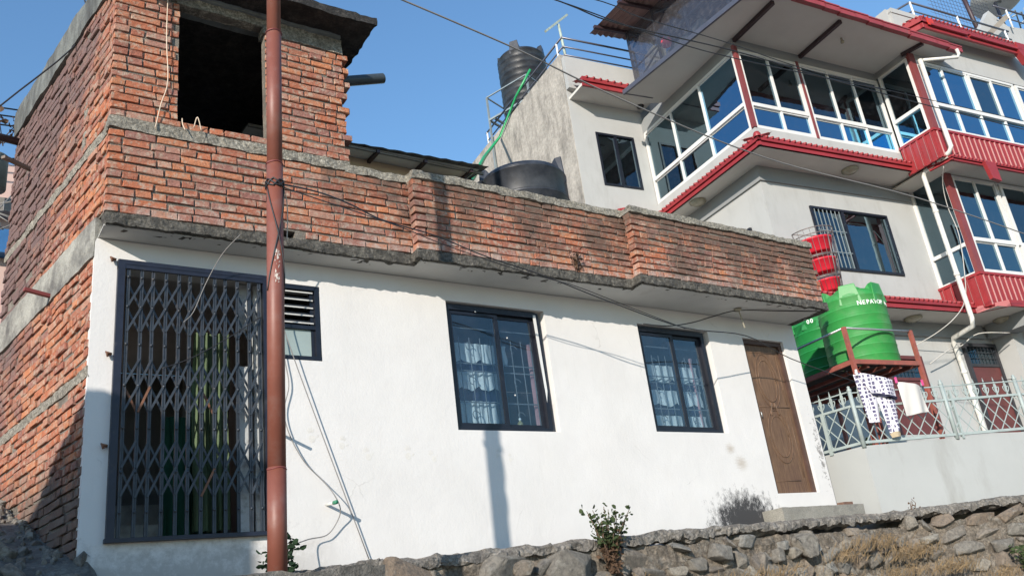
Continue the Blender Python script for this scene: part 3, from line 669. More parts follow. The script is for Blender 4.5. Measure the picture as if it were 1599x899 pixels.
# things inside the doorway
def cloth(name, label, cat, mat, x0, x1, z0, z1, y, amp, folds, nz=14, scallop=0, pinch=0, group=None, parent=None):
    b = MB(); nx = folds * 8; vs = []; fs = []
    for k in range(nz + 1):
        for i in range(nx + 1):
            u = i / nx; t_ = k / nz; x = x0 + (x1 - x0) * u
            zb = z0 - scallop * abs(math.sin(u * folds * math.pi / 2)) * (1 - t_)
            vs.append((x + .01 * math.sin(7 * t_ + i), y + amp * math.sin(u * folds * 2 * math.pi + .8 * math.sin(3 * t_)) * (1 - .5 * t_), zb + (z1 - zb) * t_))
    for k in range(nz):
        for i in range(nx): a = k * (nx + 1) + i; fs.append((a, a + 1, a + nx + 2, a + nx + 1))
    b.add(vs, fs, True); o = b.build(name, mat, parent); 
    if label: tag(o, label, cat, group)
    return o
cloth('curtain', 'green striped curtain behind the folding gate', 'curtain', M['green_cloth'], 1.93, 2.24, 2.62, 4.35, .42, .045, 5)
cloth('curtain', 'dark green curtain low behind the folding gate', 'curtain', M['darkgreen'], 1.72, 2.18, 2.55, 3.6, .50, .04, 4)
b = MB(); b.rough(2.23, 2.34, .10, .16, 2.56, 3.95, .08, .008); b.rough(2.36, 2.415, .10, .15, 2.56, 4.72, .08, .006); b.rough(2.23, 2.34, .11, .15, 4.3, 4.72, .08, .006)
tag(b.build('door_board', simple('peeling_white_board', (.50, .52, .52), .8, .2, 9, dirt=(.2, .19, .17), dirt_s=9)), 'peeling white boards standing behind the right end of the gate', 'board')
b = MB(); b.box(1.3, 2.3, .6, 1.0, 2.5, 2.72); b.box(1.25, 2.0, 1.0, 1.3, 2.5, 2.95)
tag(b.build('indoor_steps', simple('grey_indoor_cement', (.34, .33, .30), .9, .25, 6, dirt=(.12, .11, .1))), 'grey cement steps inside the gated doorway', 'steps')
# curtains in the two windows: tiers of white over a navy back
for (x0, x1, zt_, zb, lab, side_) in ((4.33, 5.12, 4.38, 3.45, 'left', 1), (6.92, 7.95, 4.30, 3.46, 'right', 0)):
    cu = empty('window_curtain', (x0, .3, zb), ('tiered white and navy curtain in the left sliding window' if side_ else 'tiered white and navy curtain in the right sliding window'), 'curtain')
    cloth('back_cloth', None, None, M['curtain_blue'], x0, x1 - (.0 if not side_ else .05), zb, zt_ - .02, .245, .010, 5, parent=cu)
    for k, (a, c_) in enumerate(((zt_ - .17, zt_), (zt_ - .46, zt_ - .31), (zb - .0, zt_ - .62))):
        cloth('ruffle', None, None, M['curtain'], x0, x1 - (.1 * k if side_ else 0), a, c_, .212, .016, 7, 8, scallop=.05 if k < 2 else 0, parent=cu)
    b = MB(); xx = 5.40 if side_ else 7.86; b.box(xx, xx + .03, .2, .225, zb, 4.42); tag(b.build('curtain_rod', M['pink']), 'pink upright strip inside the %s window' % lab, 'strip')
b = MB(); b.lathe((5.13, .135, 3.452), [(.0, 0), (.03, 0), (.032, .05), (.03, .07), (.012, .09), (.012, .10)], 12)
bt = b.build('bottle', simple('oily_bottle', (.25, .21, .08), .15)); b = MB(); b.lathe((5.13, .135, 3.552), [(.013, 0), (.013, .022), (0, .022)], 10); b.build('bottle_cap', M['upvc'], bt); tag(bt, 'small oil bottle with white cap on the left window sill', 'bottle')
# handprints pressed on the wall
hp = simple('faded_handprint', (.66, .635, .59), .95, .1, 40, 60, 0)
for x, z, s_, an in ((2.82, 3.32, 1, .1), (3.10, 3.26, .9, -.1), (3.34, 3.16, .9, .2), (3.74, 3.17, 1, 0), (4.0, 3.14, .85, .3), (4.72, 3.17, .7, -.2), (4.86, 3.13, .6, 0)):
    b = MB()
    def blob(cx, cz, rx, rz, a_=0):
        ca, sa = math.cos(an * 1.6), math.sin(an * 1.6); cx, cz = cx * ca - cz * sa, cx * sa + cz * ca; a_ += an * 1.6
        vs = [(x + s_ * (cx + rx * math.cos(t_) * math.cos(a_) - rz * math.sin(t_) * math.sin(a_)), -.0012, z + s_ * (cz + rx * math.cos(t_) * math.sin(a_) + rz * math.sin(t_) * math.cos(a_))) for t_ in [i * math.pi / 5 for i in range(10)]]
        b.add(vs, [tuple(range(10))])
    blob(.0, -.02, .030, .034)
    for k in range(4): a_ = .42 - .28 * k; blob(-.052 * math.sin(a_) * 1.05, -.012 + .066 * math.cos(a_) + (.006 if k in (1, 2) else 0), .0065, .024 if k in (1, 2) else .019, a_)
    blob(.052, -.006, .007, .018, -.85); b.build('handprint', hp, wall)
# step, loose brick, sill
b = MB(); b.rough(8.33, 9.86, -.30, .0, 2.30, 2.492, .07, .008, 5); tag(b.build('door_step', M['conc_step']), 'low grey cement step in front of the brown door', 'step')
b = MB(); b.rough(9.62, 9.80, -.2, -.10, 2.494, 2.54, .03, .008, 9); tag(b.build('broken_brick', simple('old_brick_piece', (.16, .09, .065), .95, .3, 20)), 'broken dark brick lying on the cement step', 'brick')
# pegs in the wall
b = MB(); b.tube([(2.93, .0, 2.735), (2.935, -.15, 2.725)], .013, 10); pg = b.build('conduit_stub', M['pvc'])
b = MB(); b.tube([(2.934, -.148, 2.725), (2.935, -.205, 2.722)], .017, 10); b.build('plug', simple('green_plug', (.03, .20, .11), .5), pg); tag(pg, 'white conduit stub with green plug sticking from the white wall', 'conduit')
b = MB(); b.tube([(2.50, .0, 3.36), (2.50, -.22, 3.35)], .014, 10); tag(b.build('wall_peg', M['pvc']), 'short peg in the white wall just behind the red pole', 'peg')
b = MB(); b.lathe((8.38, -.28, 4.925), [(0, 0), (.045, 0), (.05, .025), (0, .026)], 14); b.bar((8.40, -.28, 4.925), (8.425, -.29, 4.70), .012)
tag(b.build('ceiling_rose', M['lamp']), 'round cable rose under the slab near the brown door', 'ceiling fitting')
b = MB(); q = SO + SU * 1.13; b.bar(q + Vector((.1, 0, 4.83)), q - SN * .22 + Vector((0, -.05, 4.86)), .04, .03); tag(b.build('iron_bracket', M['maroon']), 'rusty iron stub sticking out of the gable slab band', 'bracket')
b = MB(); q = SO + SU * 2.3; b.bar(q + Vector((.1, 0, 6.72)), q - SN * .25 + Vector((0, -.25, 6.68)), .05, .03); tag(b.build('wood_batten', simple('grey_batten', (.20, .16, .13), .9, .2)), 'grey wooden batten poking from the upper gable bricks', 'batten')
b = MB(); q = SO + SU * 2.84; b.tube([q + Vector((.1, 0, 7.36)), q - SN * .9 + Vector((0, -.1, 7.32))], .045, 10); tag(b.build('waste_pipe', M['rafter']), 'dark pipe leaving the gable just below its roof beam', 'pipe')
# black pipe from the tower
b = MB(); b.tube([(3.0, .2, 7.13), (3.90, .2, 7.46)], .058, 20, caps=False); b.tube([(3.905, .2, 7.462), (3.0, .2, 7.13)], .05, 20, caps=False)
tag(b.build('drain_pipe', M['blackpipe']), 'short black pipe poking out of the right side of the brick tower', 'pipe')

# ------------------------------------------------------------------ pole and wires
P0 = Vector((1.775, -2.04, 1.99)); PD = Vector((.0172, .0, 1)); pt = lambda z: P0 + PD * (z - 1.99)
b = MB(); b.tube([pt(1.99), pt(2.62)], .0565, 24); b.tube([pt(2.60), pt(4.70)], .0545, 24); b.tube([pt(4.68), pt(5.8)], .0525, 24); b.tube([pt(5.78), pt(9.0)], .050, 24)
pl = b.build('utility_pole', M['pole']); tag(pl, 'tall red oxide steel pole standing in front of the gate', 'pole')
b = MB()
for z in (2.61, 4.69, 5.79): b.tube([pt(z) + Vector((.057 * math.cos(a), .057 * math.sin(a), .004 * math.sin(3 * a))) for a in [i * .3142 for i in range(21)]], .0035, 5)
b.build('weld_ring', M['maroon'], pl)
random.seed(5)
b = MB()
for i in range(34):
    a = -2.0 + R() * .5; z = 3.78 + R() * .24; r_ = .0552; w_ = U(.02, .09); hh = U(.01, .035)
    q = [pt(z) + Vector((r_ * math.cos(a), r_ * math.sin(a), 0)), pt(z) + Vector((r_ * math.cos(a + w_ * 3), r_ * math.sin(a + w_ * 3), .01)), pt(z + hh) + Vector((r_ * math.cos(a + w_), r_ * math.sin(a + w_), 0))]
    b.add(q, [(0, 1, 2)])
b.build('paint_flake', M['flake'], pl)
def wire(pts, r, label, mat='wire', name='cable', sag=0, n=5, cat='cable', group=None):
    P_ = [Vector(p) for p in pts]; out = []
    for i in range(len(P_) - 1):
        a = P_[max(i - 1, 0)]; p1 = P_[i]; p2 = P_[i + 1]; d_ = P_[min(i + 2, len(P_) - 1)]
        for k in range(n):
            t_ = k / n; out.append(.5 * ((2 * p1) + (p2 - a) * t_ + (2 * a - 5 * p1 + 4 * p2 - d_) * t_ ** 2 + (3 * p1 - a - 3 * p2 + d_) * t_ ** 3))
    out.append(P_[-1]); b = MB(); b.tube(out, r, 5); return tag(b.build(name, M[mat]), label, cat, group)
wire([pt(4.53) + Vector((.06 * math.cos(a * .7), .06 * math.sin(a * .7), .03 * math.sin(a * 1.9))) for a in range(30)], .006, 'tangle of black wire tied round the red pole', name='wire_tangle', n=2)
wire([pt(4.50 - i * .030) + Vector((.058 * math.cos(-2.9 + i * .115), .058 * math.sin(-2.9 + i * .115), 0)) for i in range(26)], .0045, 'thin wire winding down the red pole to the right', n=1)
wire([pt(4.50 - i * .030) + Vector((.058 * math.cos(-.3 - i * .105), .058 * math.sin(-.3 - i * .105), 0)) for i in range(26)], .0045, 'thin wire winding down the red pole to the left', n=1)
wire([(3.11, -1.43, 7.11), (3.94, -1.4, 7.04), (4.76, -1.31, 7.02), (5.74, -1.22, 6.93), (6.92, -1.16, 6.82), (8.13, -1.04, 6.81), (9.52, -.93, 6.86), (11.84, -1.19, 6.69), (14.58, -1.43, 6.35)], .009, 'pale overhead cable crossing the sky beside the black tank', 'wire_grey')
wire([(1.0, -1.6, 7.3), (4.77, -1.55, 7.62), (5.94, -1.5, 7.66), (7.66, -1.69, 7.68), (9.47, -1.76, 7.73), (11.61, -1.85, 7.83), (14.32, -2.01, 7.95)], .008, 'lower black overhead line running past the balcony windows')
wire([(1.2, -1.9, 7.1), (4.88, -1.61, 7.56), (6.32, -1.51, 7.67), (7.99, -1.38, 7.9), (12.0, -1.2, 8.6)], .007, 'black overhead line beside the lowest one')
wire([(1.0, -2.0, 6.7), (5.15, -1.79, 7.54), (6.29, -1.57, 7.8), (7.88, -1.43, 8.07), (10.16, -1.39, 8.22), (14.21, -2.01, 8.11)], .006, 'uppermost black overhead line')
wire([(1.86, -2.04, 4.55), (2.3, -1.66, 4.76), (2.68, -1.4, 4.85), (3.09, -1.13, 4.91), (3.84, -.7, 5.08), (4.39, -.7, 4.94), (5.06, -.7, 4.82), (5.86, -.7, 4.63), (7.02, -.6, 4.47), (8.22, -.45, 4.52), (9.16, -.3, 4.34), (10.45, -.3, 4.08)], .0065, 'black cable sagging from the pole across the parapet to the door')
wire([(1.86, -2.04, 4.53), (2.29, -1.69, 4.68), (2.73, -1.39, 4.80), (3.32, -1.05, 4.91), (3.97, -.7, 4.99), (4.83, -.7, 4.83), (5.46, -.7, 4.75), (6.21, -.68, 4.59), (7.03, -.6, 4.46)], .0045, 'thinner cable running beside the sagging one')
wire([(6.95, -.04, 4.71), (7.3, -.08, 4.70), (7.7, -.1, 4.77), (8.06, -.15, 4.87), (8.38, -.28, 4.93), (9.0, -.4, 4.94), (9.81, -.55, 4.955)], .007, 'black cable from the right window top to the ceiling rose')
wire([(2.50, -.32, 4.98), (2.54, -.14, 4.5), (2.60, -.07, 4.18), (3.274, -.03, 2.27)], .005, 'straight grey stay wire slanting down the white wall', 'wire_grey')
wire([(2.55, -.03, 4.25), (2.59, -.03, 3.99), (2.62, -.03, 3.76), (2.57, -.03, 3.53), (2.62, -.03, 3.31), (2.74, -.03, 3.09), (2.89, -.04, 2.93), (2.95, -.12, 2.80), (3.01, -.1, 2.68), (2.99, -.06, 2.58), (2.9, -.05, 2.48), (2.73, -.08, 2.45), (2.5, -.25, 2.38)], .005, 'loose dark cable hanging on the white wall past the plug', 'wire_grey')
wire([(1.475, -.33, 7.5), (1.47, -.33, 6.87), (1.49, -.33, 6.4), (1.44, -.32, 6.15), (1.40, -.32, 5.9)], .005, 'pink string hanging left of the dark tower opening', 'string', 'hanging_string')
wire([pt(4.52) + Vector((.06, 0, 0)), (1.915, -2.0, 4.44), (1.915, -2.0, 4.3), (1.905, -2.0, 4.14)], .004, 'pale string tied to the red pole', 'string', 'hanging_string')
wire([(1.62, -.32, 6.05), (1.62, -.34, 5.98), (1.64, -.35, 5.92)], .005, 'bent wire end on the tower sill, left one', 'string'); wire([(1.72, -.32, 5.98), (1.74, -.36, 6.07), (1.78, -.34, 5.95)], .005, 'bent wire loop on the tower sill, right one', 'string')
wire([(-.35, .87, 5.6), (.30, .87, 6.58), (.935, .87, 7.56), (.93, 1.1, 8.3)], .008, 'black cable running up past the gable roof beam from the left')
wire([(-1.5, 3.2, 6.9), (.56, 2.9, 7.2), (.6, 2.75, 7.25)], .008, 'thin black cable under the pipe at the far gable end')
wire([(2.12, -.32, 5.0), (2.0, -.2, 4.85), (1.9, -.07, 4.62), (1.80, -.07, 4.35), (1.72, -.07, 4.25)], .004, 'thin wire hanging in front of the folding gate', 'wire_grey')
wire([(2.36, -.07, 4.35), (2.1, -.07, 4.15), (1.8, -.07, 3.95), (1.56, -.07, 3.84)], .0045, 'dark wire slanting across the folding gate')

# ------------------------------------------------------------------ three storey grey house (own axes: p along its front, q into it)
BA = math.radians(7.32846); TB = Matrix.Rotation(-BA, 4, 'Z')
def LB(): return MB(TB)
def W(p, q, z): return TB @ Vector((p, q, z))
hb = empty('grey_house', W(12.7, 4, 3.9), 'three storey pale grey house with red tiled eaves and white framed glass balconies', 'house', rz=-BA)
b = LB(); holed(b, 12.74, 30, 3.0, 9.42, 4.0, 4.2, [(13.89, 16.04, 7.32, 8.65)]); b.box(12.74, 12.9, 4.2, 12, 3.0, 9.42); b.box(12.9, 30, 6.2, 6.3, 3, 9.4); b.box(12.9, 30, 4.2, 6.2, 9.3, 9.4); b.box(12.9, 30, 4.2, 6.2, 6.2, 6.4); b.box(12.36, 30, 7.0, 12, 9.42, 13.0)
hw = b.build('wall', M['grey_wall'], hb)
# upper storey: left wall with a small window, room box, wall over the balcony glass
b = LB(); O_ = [(11.03, 12.05, 10.26, 11.60)]
t2 = MB(TB); holed(t2, 10.46, 12.4, 4.5, 13.45, 6.72, 6.9, O_); t2.build('wall', M['grey_wall'], hb)
b = LB(); b.box(10.46, 13.0, 8.2, 8.3, 9, 13.4); b.box(10.5, 12.5, 6.9, 8.2, 9.9, 10.0); b.box(10.5, 12.5, 6.9, 8.2, 12.0, 12.1); b.build('room', M['room'], hb)
# stair side wall (weathered), a parapet on top
b = LB(); b.box(10.44, 10.62, 6.74, 12.5, 3.0, 13.58); b.box(10.44, 12.4, 11.9, 12.5, 3, 13.3)
st = b.build('stair_wall', M['stain_conc'], hb); st['label'] = 'bare weathered render of the stair wall with rain streaks'
def fascia(pts, z0, z1, tiles, parent, mat='red', out=.0):
    """red eave board with a row of tile noses along the top, following pts in (p, q)"""
    b = LB()
    for (a, c_) in zip(pts, pts[1:]):
        a = Vector((*a, 0)); c_ = Vector((*c_, 0)); d_ = (c_ - a); L = d_.length; d_ /= L; n_ = Vector((d_.y, -d_.x, 0))
        b.frame(a, d_, -n_, -.02, L + .02, .0, .05, z0, z0 + (z1 - z0) * .40); b.frame(a, d_, -n_, -.0, L, .03, .07, z0 + (z1 - z0) * .40, z0 + (z1 - z0) * .52); b.frame(a, d_, -n_, -.03, L + .03, -.03, .05, z0 + (z1 - z0) * .52, z1)
        b.add([a + n_ * -.02 + Vector((0, 0, z1)), c_ + n_ * -.02 + Vector((0, 0, z1)), c_ - n_ * .42 + Vector((0, 0, z1 + .16)), a - n_ * .42 + Vector((0, 0, z1 + .16))], [(0, 1, 2, 3)])
    f = b.build('eave_fascia', M[mat], parent)
    n0 = 0
    for (a, c_) in zip(pts, pts[1:]):
        a = Vector((*a, 0)); c_ = Vector((*c_, 0)); d_ = (c_ - a); L = d_.length; d_ /= L; n_ = Vector((d_.y, -d_.x, 0)); k = int(L / tiles)
        for i in range(k):
            s_ = (i + .5) * L / k; t_ = LB(); r_ = tiles * .22
            t_.tube([a + d_ * s_ + n_ * .045 + Vector((0, 0, z1 - .012)), a + d_ * s_ - n_ * .40 + Vector((0, 0, z1 + .155))], r_, 7)
            t_.build('roof_tile', M[mat], f)
    return f
GZ2 = 9.42
# eave between first and second floor
b = LB(); b.add([(12.2, 3.30, GZ2), (16.60, 3.30, GZ2), (16.60, 4.02, GZ2), (12.76, 4.02, GZ2), (12.76, 6.8, GZ2), (12.2, 6.8, GZ2)], [(0, 1, 2, 3, 4, 5)]); b.build('soffit', M['grey_soffit'], hb)
fascia([(11.2, 6.55), (12.2, 6.55)], GZ2, GZ2 + .19, .14, hb); fascia([(12.2, 6.55), (12.2, 3.3), (16.56, 3.3)], GZ2, GZ2 + .19, .14, hb)
b = LB(); b.lathe((12.2, 3.3, GZ2 + .19), [(.07, -.02), (.075, .03), (.05, .08), (0, .10)], 10); b.build('corner_tile', M['red'], hb)
# white sill band under the glass of the balcony
b = LB(); b.box(12.36, 16.4, 3.45, 3.60, GZ2 + .1, 9.93); b.box(12.36, 12.5, 3.6, 6.72, GZ2 + .1, 9.93); b.box(12.5, 16.4, 3.6, 7.0, 9.80, 9.88); b.build('balcony_floor', M['grey_wall'], hb)
# bands under the soffit on the first floor wall, eave shade put into their grey
b = LB(); b.box(12.70, 17.0, 3.96, 4.05, 9.10, GZ2 - .002); b.box(12.70, 12.80, 4.05, 6.8, 9.10, GZ2 - .002); b.build('eave_shade_band', M['shade_grey'], hb)
def glazing(name, O, Ux, Nx, W_, z0, z1, top, low, rail, mats, parent, fr=.055, label=None, inner=True):
    """white framed glass wall: top/low = pane edges as fractions, rail = height of the middle rail"""
    b = LB()
    b.frame(O, Ux, Nx, 0, W_, .0, .07, z0, z0 + fr); b.frame(O, Ux, Nx, 0, W_, .0, .07, z1 - fr, z1); b.frame(O, Ux, Nx, 0, fr, .0, .07, z0 + fr, z1 - fr); b.frame(O, Ux, Nx, W_ - fr, W_, .0, .07, z0 + fr, z1 - fr)
    b.frame(O, Ux, Nx, fr, W_ - fr, -.012, .07, rail - fr * .7, rail + fr * .7)
    panes = []
    for edges, a, c_ in ((low, z0 + fr, rail - fr * .7), (top, rail + fr * .7, z1 - fr)):
        e = [0] + list(edges) + [1]
        for i in range(len(e) - 1):
            u0 = fr + (W_ - 2 * fr) * e[i]; u1 = fr + (W_ - 2 * fr) * e[i + 1]
            if i: b.frame(O, Ux, Nx, u0 - fr * .42, u0 + fr * .42, .004, .066, a, c_)
            if edges is top and inner:     # slim sash inside the outer frame
                off = .01 if i % 2 else .03
                b.frame(O, Ux, Nx, u0 + fr * .4, u1 - fr * .4, off, off + .03, a, a + .03); b.frame(O, Ux, Nx, u0 + fr * .4, u1 - fr * .4, off, off + .03, c_ - .03, c_)
            panes.append((u0 + fr * .3, u1 - fr * .3, a, c_))
    f = b.build(name, M['upvc'], parent)
    if label: f['label'] = label
    for k, (u0, u1, a, c_) in enumerate(panes):
        p = LB(); n_ = .040 + .002 * (k % 3); p.frame(O, Ux, Nx, u0, u1, n_, n_ + .006, a, c_); p.build('pane', M[mats[k % len(mats)]], f)
    return f
ZT = 11.76
FX, FN = (1, 0, 0), (0, 1, 0)
SX, SNN = (0, -1, 0), (1, 0, 0)
glazing('balcony_window', (12.42, 3.45, 0), FX, FN, 1.57, 9.93, ZT, (.5,), (.5,), 10.47, ['blue_pane', 'blue_pane', 'dark_pane', 'dark_pane'], hb)
glazing('balcony_window', (14.06, 3.45, 0), FX, FN, 2.34, 9.93, ZT, (.335, .66), (.335, .66), 10.47, ['blue_pane', 'cyan_pane', 'cyan_pane', 'dark_pane', 'dark_pane', 'dark_pane'], hb)
glazing('balcony_window', (12.36, 6.70, 0), SX, SNN, 3.17, 9.93, ZT, (.31, .64), (.31, .64), 10.52, ['teal_pane', 'teal_pane', 'blue_pane', 'teal_pane', 'teal_pane', 'blue_pane'], hb)
b = LB(); b.box(12.335, 12.415, 3.43, 3.51, 9.93, 11.84); b.build('post', M['maroon'], hb)
b = LB(); b.box(13.995, 14.055, 3.435, 3.52, 9.93, ZT + .02); b.build('post', M['maroon'], hb)
# wall strip above the glass up to the sheet roof, and room behind the glass
b = LB(); b.box(12.36, 16.40, 3.46, 3.58, ZT, 12.1); b.box(12.36, 12.46, 3.58, 6.72, ZT, 12.1); b.box(16.40, 16.50, 2.60, 3.45, 11.84, 12.1); x = b.build('wall_strip', M['shade_grey'], hb)
b = LB(); b.box(12.5, 16.4, 5.6, 5.66, 9.88, 12.3); b.build('back_wall', M['grey_wall'], hb)
b = LB(); b.box(13.2, 14.0, 5.54, 5.58, 9.9, 11.6); b.box(15.0, 15.9, 5.54, 5.58, 10.3, 11.6); b.build('inner_door', M['doorred'], hb)
# sheet roof over the balcony with rafters and gutter
b = LB()
RZ = lambda p: 12.02 - (p - 11.9) * .012
b.add([(11.80, 2.05, RZ(11.8)), (17.6, 2.20, RZ(17.6) - .02), (17.6, 4.0, RZ(17.6) + .0), (11.80, 6.0, RZ(11.8)), (11.27, 5.72, RZ(11.8))], [(0, 1, 2, 3, 4)])
b.add([(11.80, 2.05, RZ(11.8) + .06), (17.6, 2.20, RZ(17.6) + .04), (17.6, 4.0, RZ(17.6) + .06), (11.80, 6.0, RZ(11.8) + .06), (11.27, 5.72, RZ(11.8) + .06)], [(4, 3, 2, 1, 0)])
b.build('ceiling_board', M['grey_soffit'], hb)
b = LB(); b.bar((11.80, 2.05, 12.03), (11.25, 5.75, 12.03), .05, .10); b.bar((11.25, 5.75, 12.02), (12.0, 5.72, 12.02), .02, .03)
b.build('verge_board', M['steel'], hb)
for p in (12.40, 14.16, 15.96):
    b = LB(); b.bar((p, 2.28, RZ(p) - .045), (p + (.02 if p < 15 else .45), 3.50 if p < 15 else 2.62, RZ(p) - .045), .07, .09) if p < 15 else b.bar((p + .55, 2.25, RZ(p) - .05), (p + .42, 2.7, RZ(p) - .05), .07, .09); b.build('rafter', M['rafter'], hb)
b = LB()
P1 = Vector((11.9, 2.06, 12.05)); P2 = Vector((17.62, 2.20, 11.93))
for k in range(14):
    a = P1 + (P2 - P1) * (k / 14); c_ = P1 + (P2 - P1) * ((k + 1) / 14 + (.004 if k % 2 else 0)); dz = .008 * math.sin(k * 2.3)
    b.bar(a + Vector((0, 0, dz)), c_ + Vector((0, 0, dz + .01)), .10, .13); b.bar(a + Vector((0, -.05, .06 + dz)), c_ + Vector((0, -.05, .07 + dz)), .03, .03)
b.build('gutter', M['red_dull'], hb)
# front bay (right of the balcony)
b = LB(); b.box(16.40, 24, 2.62, 2.75, ZT + .06, 13.02); b.box(16.4, 16.5, 2.75, 7, ZT + .06, 13.0); b.box(16.45, 24, 2.75, 7.0, 9.82, 9.9); b.box(16.5, 24, 5.4, 5.5, 9.9, 12.9); b.box(16.40, 24, 2.60, 9, 12.98, 13.1)
b.build('bay_wall', M['grey_wall'], hb)
QB = 2.58
glazing('bay_window', (16.60, QB, 0), FX, FN, 3.26, 10.04, 11.76, (.235, .49, .52, .76), (.25, .5, .76), 10.68, ['blue_pane', 'blue_pane', 'blue_pane', 'blue_pane', 'blue_pane', 'blue_pane', 'blue_pane', 'teal_pane', 'blue_pane'], hb)
glazing('bay_window', (19.95, QB, 0), FX, FN, 2.4, 10.04, 11.76, (.33, .66), (.33, .66), 10.68, ['teal_pane', 'blue_pane'], hb)
glazing('bay_window', (16.385, 3.40, 0), SX, SNN, .76, 10.02, 11.80, (), (), 10.62, ['cyan_pane', 'dark_pane'], hb, inner=False)
b = LB(); b.box(16.40, 16.58, QB - .01, 2.66, 10.0, 11.90); b.build('post', M['maroon'], hb)
def ribbed(pts, z0, z1, parent, pitch=.165, mats=('red', 'upvc')):
    """corrugated red cladding: ribs proud of the sheet with pale worn edges"""
    b = LB(); c2 = LB(); rbs = []
    for a, c_ in zip(pts, pts[1:]):
        a = Vector((*a, 0)); c_ = Vector((*c_, 0)); d_ = c_ - a; L = d_.length; d_ /= L; n_ = Vector((d_.y, -d_.x, 0))
        b.frame(a, d_, -n_, 0, L, 0, .04, z0, z1); b.frame(a, d_, -n_, -.01, L + .01, -.025, .0, z1 - .05, z1 + .005)
        k = int(L / pitch)
        for i in range(k):
            s_ = (i + .5) * L / k; rbs.append((Vector(a), Vector(d_), Vector(n_), s_)); c2.frame(a, d_, -n_, s_ - .0175, s_ - .0125, -.023, .0, z0 + .02, z1 - .07)
    o = b.build('cladding', M[mats[0]], parent); c2.build('cladding_seam', simple('pale_worn_seam', (.50, .30, .28), .5, .1, 9, 30, 0) if 'seam' not in M else M['seam'], o)
    for a, d_, n_, s_ in rbs: q = LB(); q.frame(a, d_, -n_, s_ - .012, s_ + .028, -.022, .0, z0, z1 - .05); q.build('cladding_rib', M[mats[0]], o)
    return o
M['seam'] = simple('pale_worn_seam', (.50, .30, .28), .5, .1, 9, 30, 0)
ribbed([(16.385, 3.42), (16.40, QB), (24, QB)], 9.36, 10.03, hb)
# lower eave line of the bay, then first floor bay
fascia([(16.50, 3.0), (16.56, 2.52), (24, 2.52)], 9.27, 9.37, .11, hb)
b = LB(); b.box(16.5, 24, 2.56, 4.0, 9.33, 9.36); b.build('soffit', M['grey_soffit'], hb)
b = LB()
b.add([(17.50, 2.44, 9.33), (17.84, 2.44, 9.33), (17.84, 2.44, 8.90), (17.58, 2.44, 8.94), (17.50, 2.52, 9.33), (17.84, 2.52, 9.33), (17.84, 2.52, 8.90), (17.58, 2.52, 8.94)], [(0, 1, 2, 3), (7, 6, 5, 4), (0, 4, 5, 1), (1, 5, 6, 2), (2, 6, 7, 3), (3, 7, 4, 0)]); b.build('eave_bracket', M['red'], hb)
Q1 = 3.06
glazing('bay_window', (17.22, Q1, 0), FX, FN, 1.42, 7.08, 9.30, (.5,), (.5,), 7.82, ['teal_pane', 'teal_pane', 'teal_pane', 'teal_pane'], hb)
glazing('bay_window', (18.80, Q1, 0), FX, FN, 2.6, 7.08, 9.30, (.33, .66), (.33, .66), 7.82, ['dark_pane'], hb)
glazing('bay_window', (18.66, Q1, 0), FX, FN, .14, 7.08, 9.30, (), (), 7.82, ['dark_pane'], hb, inner=False, fr=.03)
glazing('bay_window', (17.05, 4.0, 0), SX, SNN, .90, 7.06, 9.45, (.5,), (.5,), 7.72, ['teal_pane', 'blue_pane', 'teal_pane', 'teal_pane'], hb, inner=False)
b = LB(); b.box(17.04, 17.21, Q1 - .01, 3.14, 7.05, 9.36); b.build('post', M['maroon'], hb)
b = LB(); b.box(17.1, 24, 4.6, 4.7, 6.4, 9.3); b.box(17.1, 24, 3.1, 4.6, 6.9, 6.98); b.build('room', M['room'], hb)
ribbed([(17.0, 4.0), (17.02, Q1 - .02), (24, Q1 - .02)], 6.34, 7.06, hb)
# tall small window, barred window, side window, all dark framed
def dark_window(O, Ux, Nx, W_, z0, z1, parent, label, split=.5, bars=None, mat='teal_pane', mat2=None):
    b = LB(); f = .05; b.frame(O, Ux, Nx, 0, W_, -.02, .05, z0, z0 + f); b.frame(O, Ux, Nx, 0, W_, -.02, .05, z1 - f, z1); b.frame(O, Ux, Nx, 0, f, -.02, .05, z0 + f, z1 - f); b.frame(O, Ux, Nx, W_ - f, W_, -.02, .05, z0 + f, z1 - f)
    b.frame(O, Ux, Nx, W_ * split - .035, W_ * split + .035, -.015, .05, z0 + f, z1 - f)
    w = b.build('window', M['navy'], parent); w['label'] = label
    for i, (a, c_) in enumerate(((f, W_ * split - .035), (W_ * split + .035, W_ - f))):
        if bars and i == 0:
            p = LB(); k = bars
            for j in range(k): p.frame(O, Ux, Nx, a + (c_ - a) * (j + .5) / k - .007, a + (c_ - a) * (j + .5) / k + .007, -.012, .002, z0 + f, z1 - f)
            for fz_ in (.28, .62): p.frame(O, Ux, Nx, a, c_, -.016, -.012, z0 + (z1 - z0) * fz_ - .008, z0 + (z1 - z0) * fz_ + .008)
            p.build('grille', M['galv'], w)
            p = LB(); p.frame(O, Ux, Nx, a, c_, .04, .045, z0 + f, z1 - f); p.build('pane', M['dark_pane'], w); continue
        p = LB(); p.frame(O, Ux, Nx, a, c_, .02, .026, z0 + f, z1 - f); p.build('pane', M[mat2 if (i and mat2) else mat], w)
    return w
dark_window((11.03, 6.72, 0), FX, FN, 1.02, 10.26, 11.60, hb, 'narrow dark framed window of the top floor', .5, None, 'dark_pane', 'teal_pane')
dark_window((13.87, 3.985, 0), FX, FN, 2.19, 7.30, 8.67, hb, 'wide window with an iron grille over its left half', .40, 7, 'teal_pane')
dark_window((12.70, 5.32, 0), SX, SNN, .80, 7.4, 8.33, hb, 'dark side window above the brick parapet', .5, None, 'dark_pane')
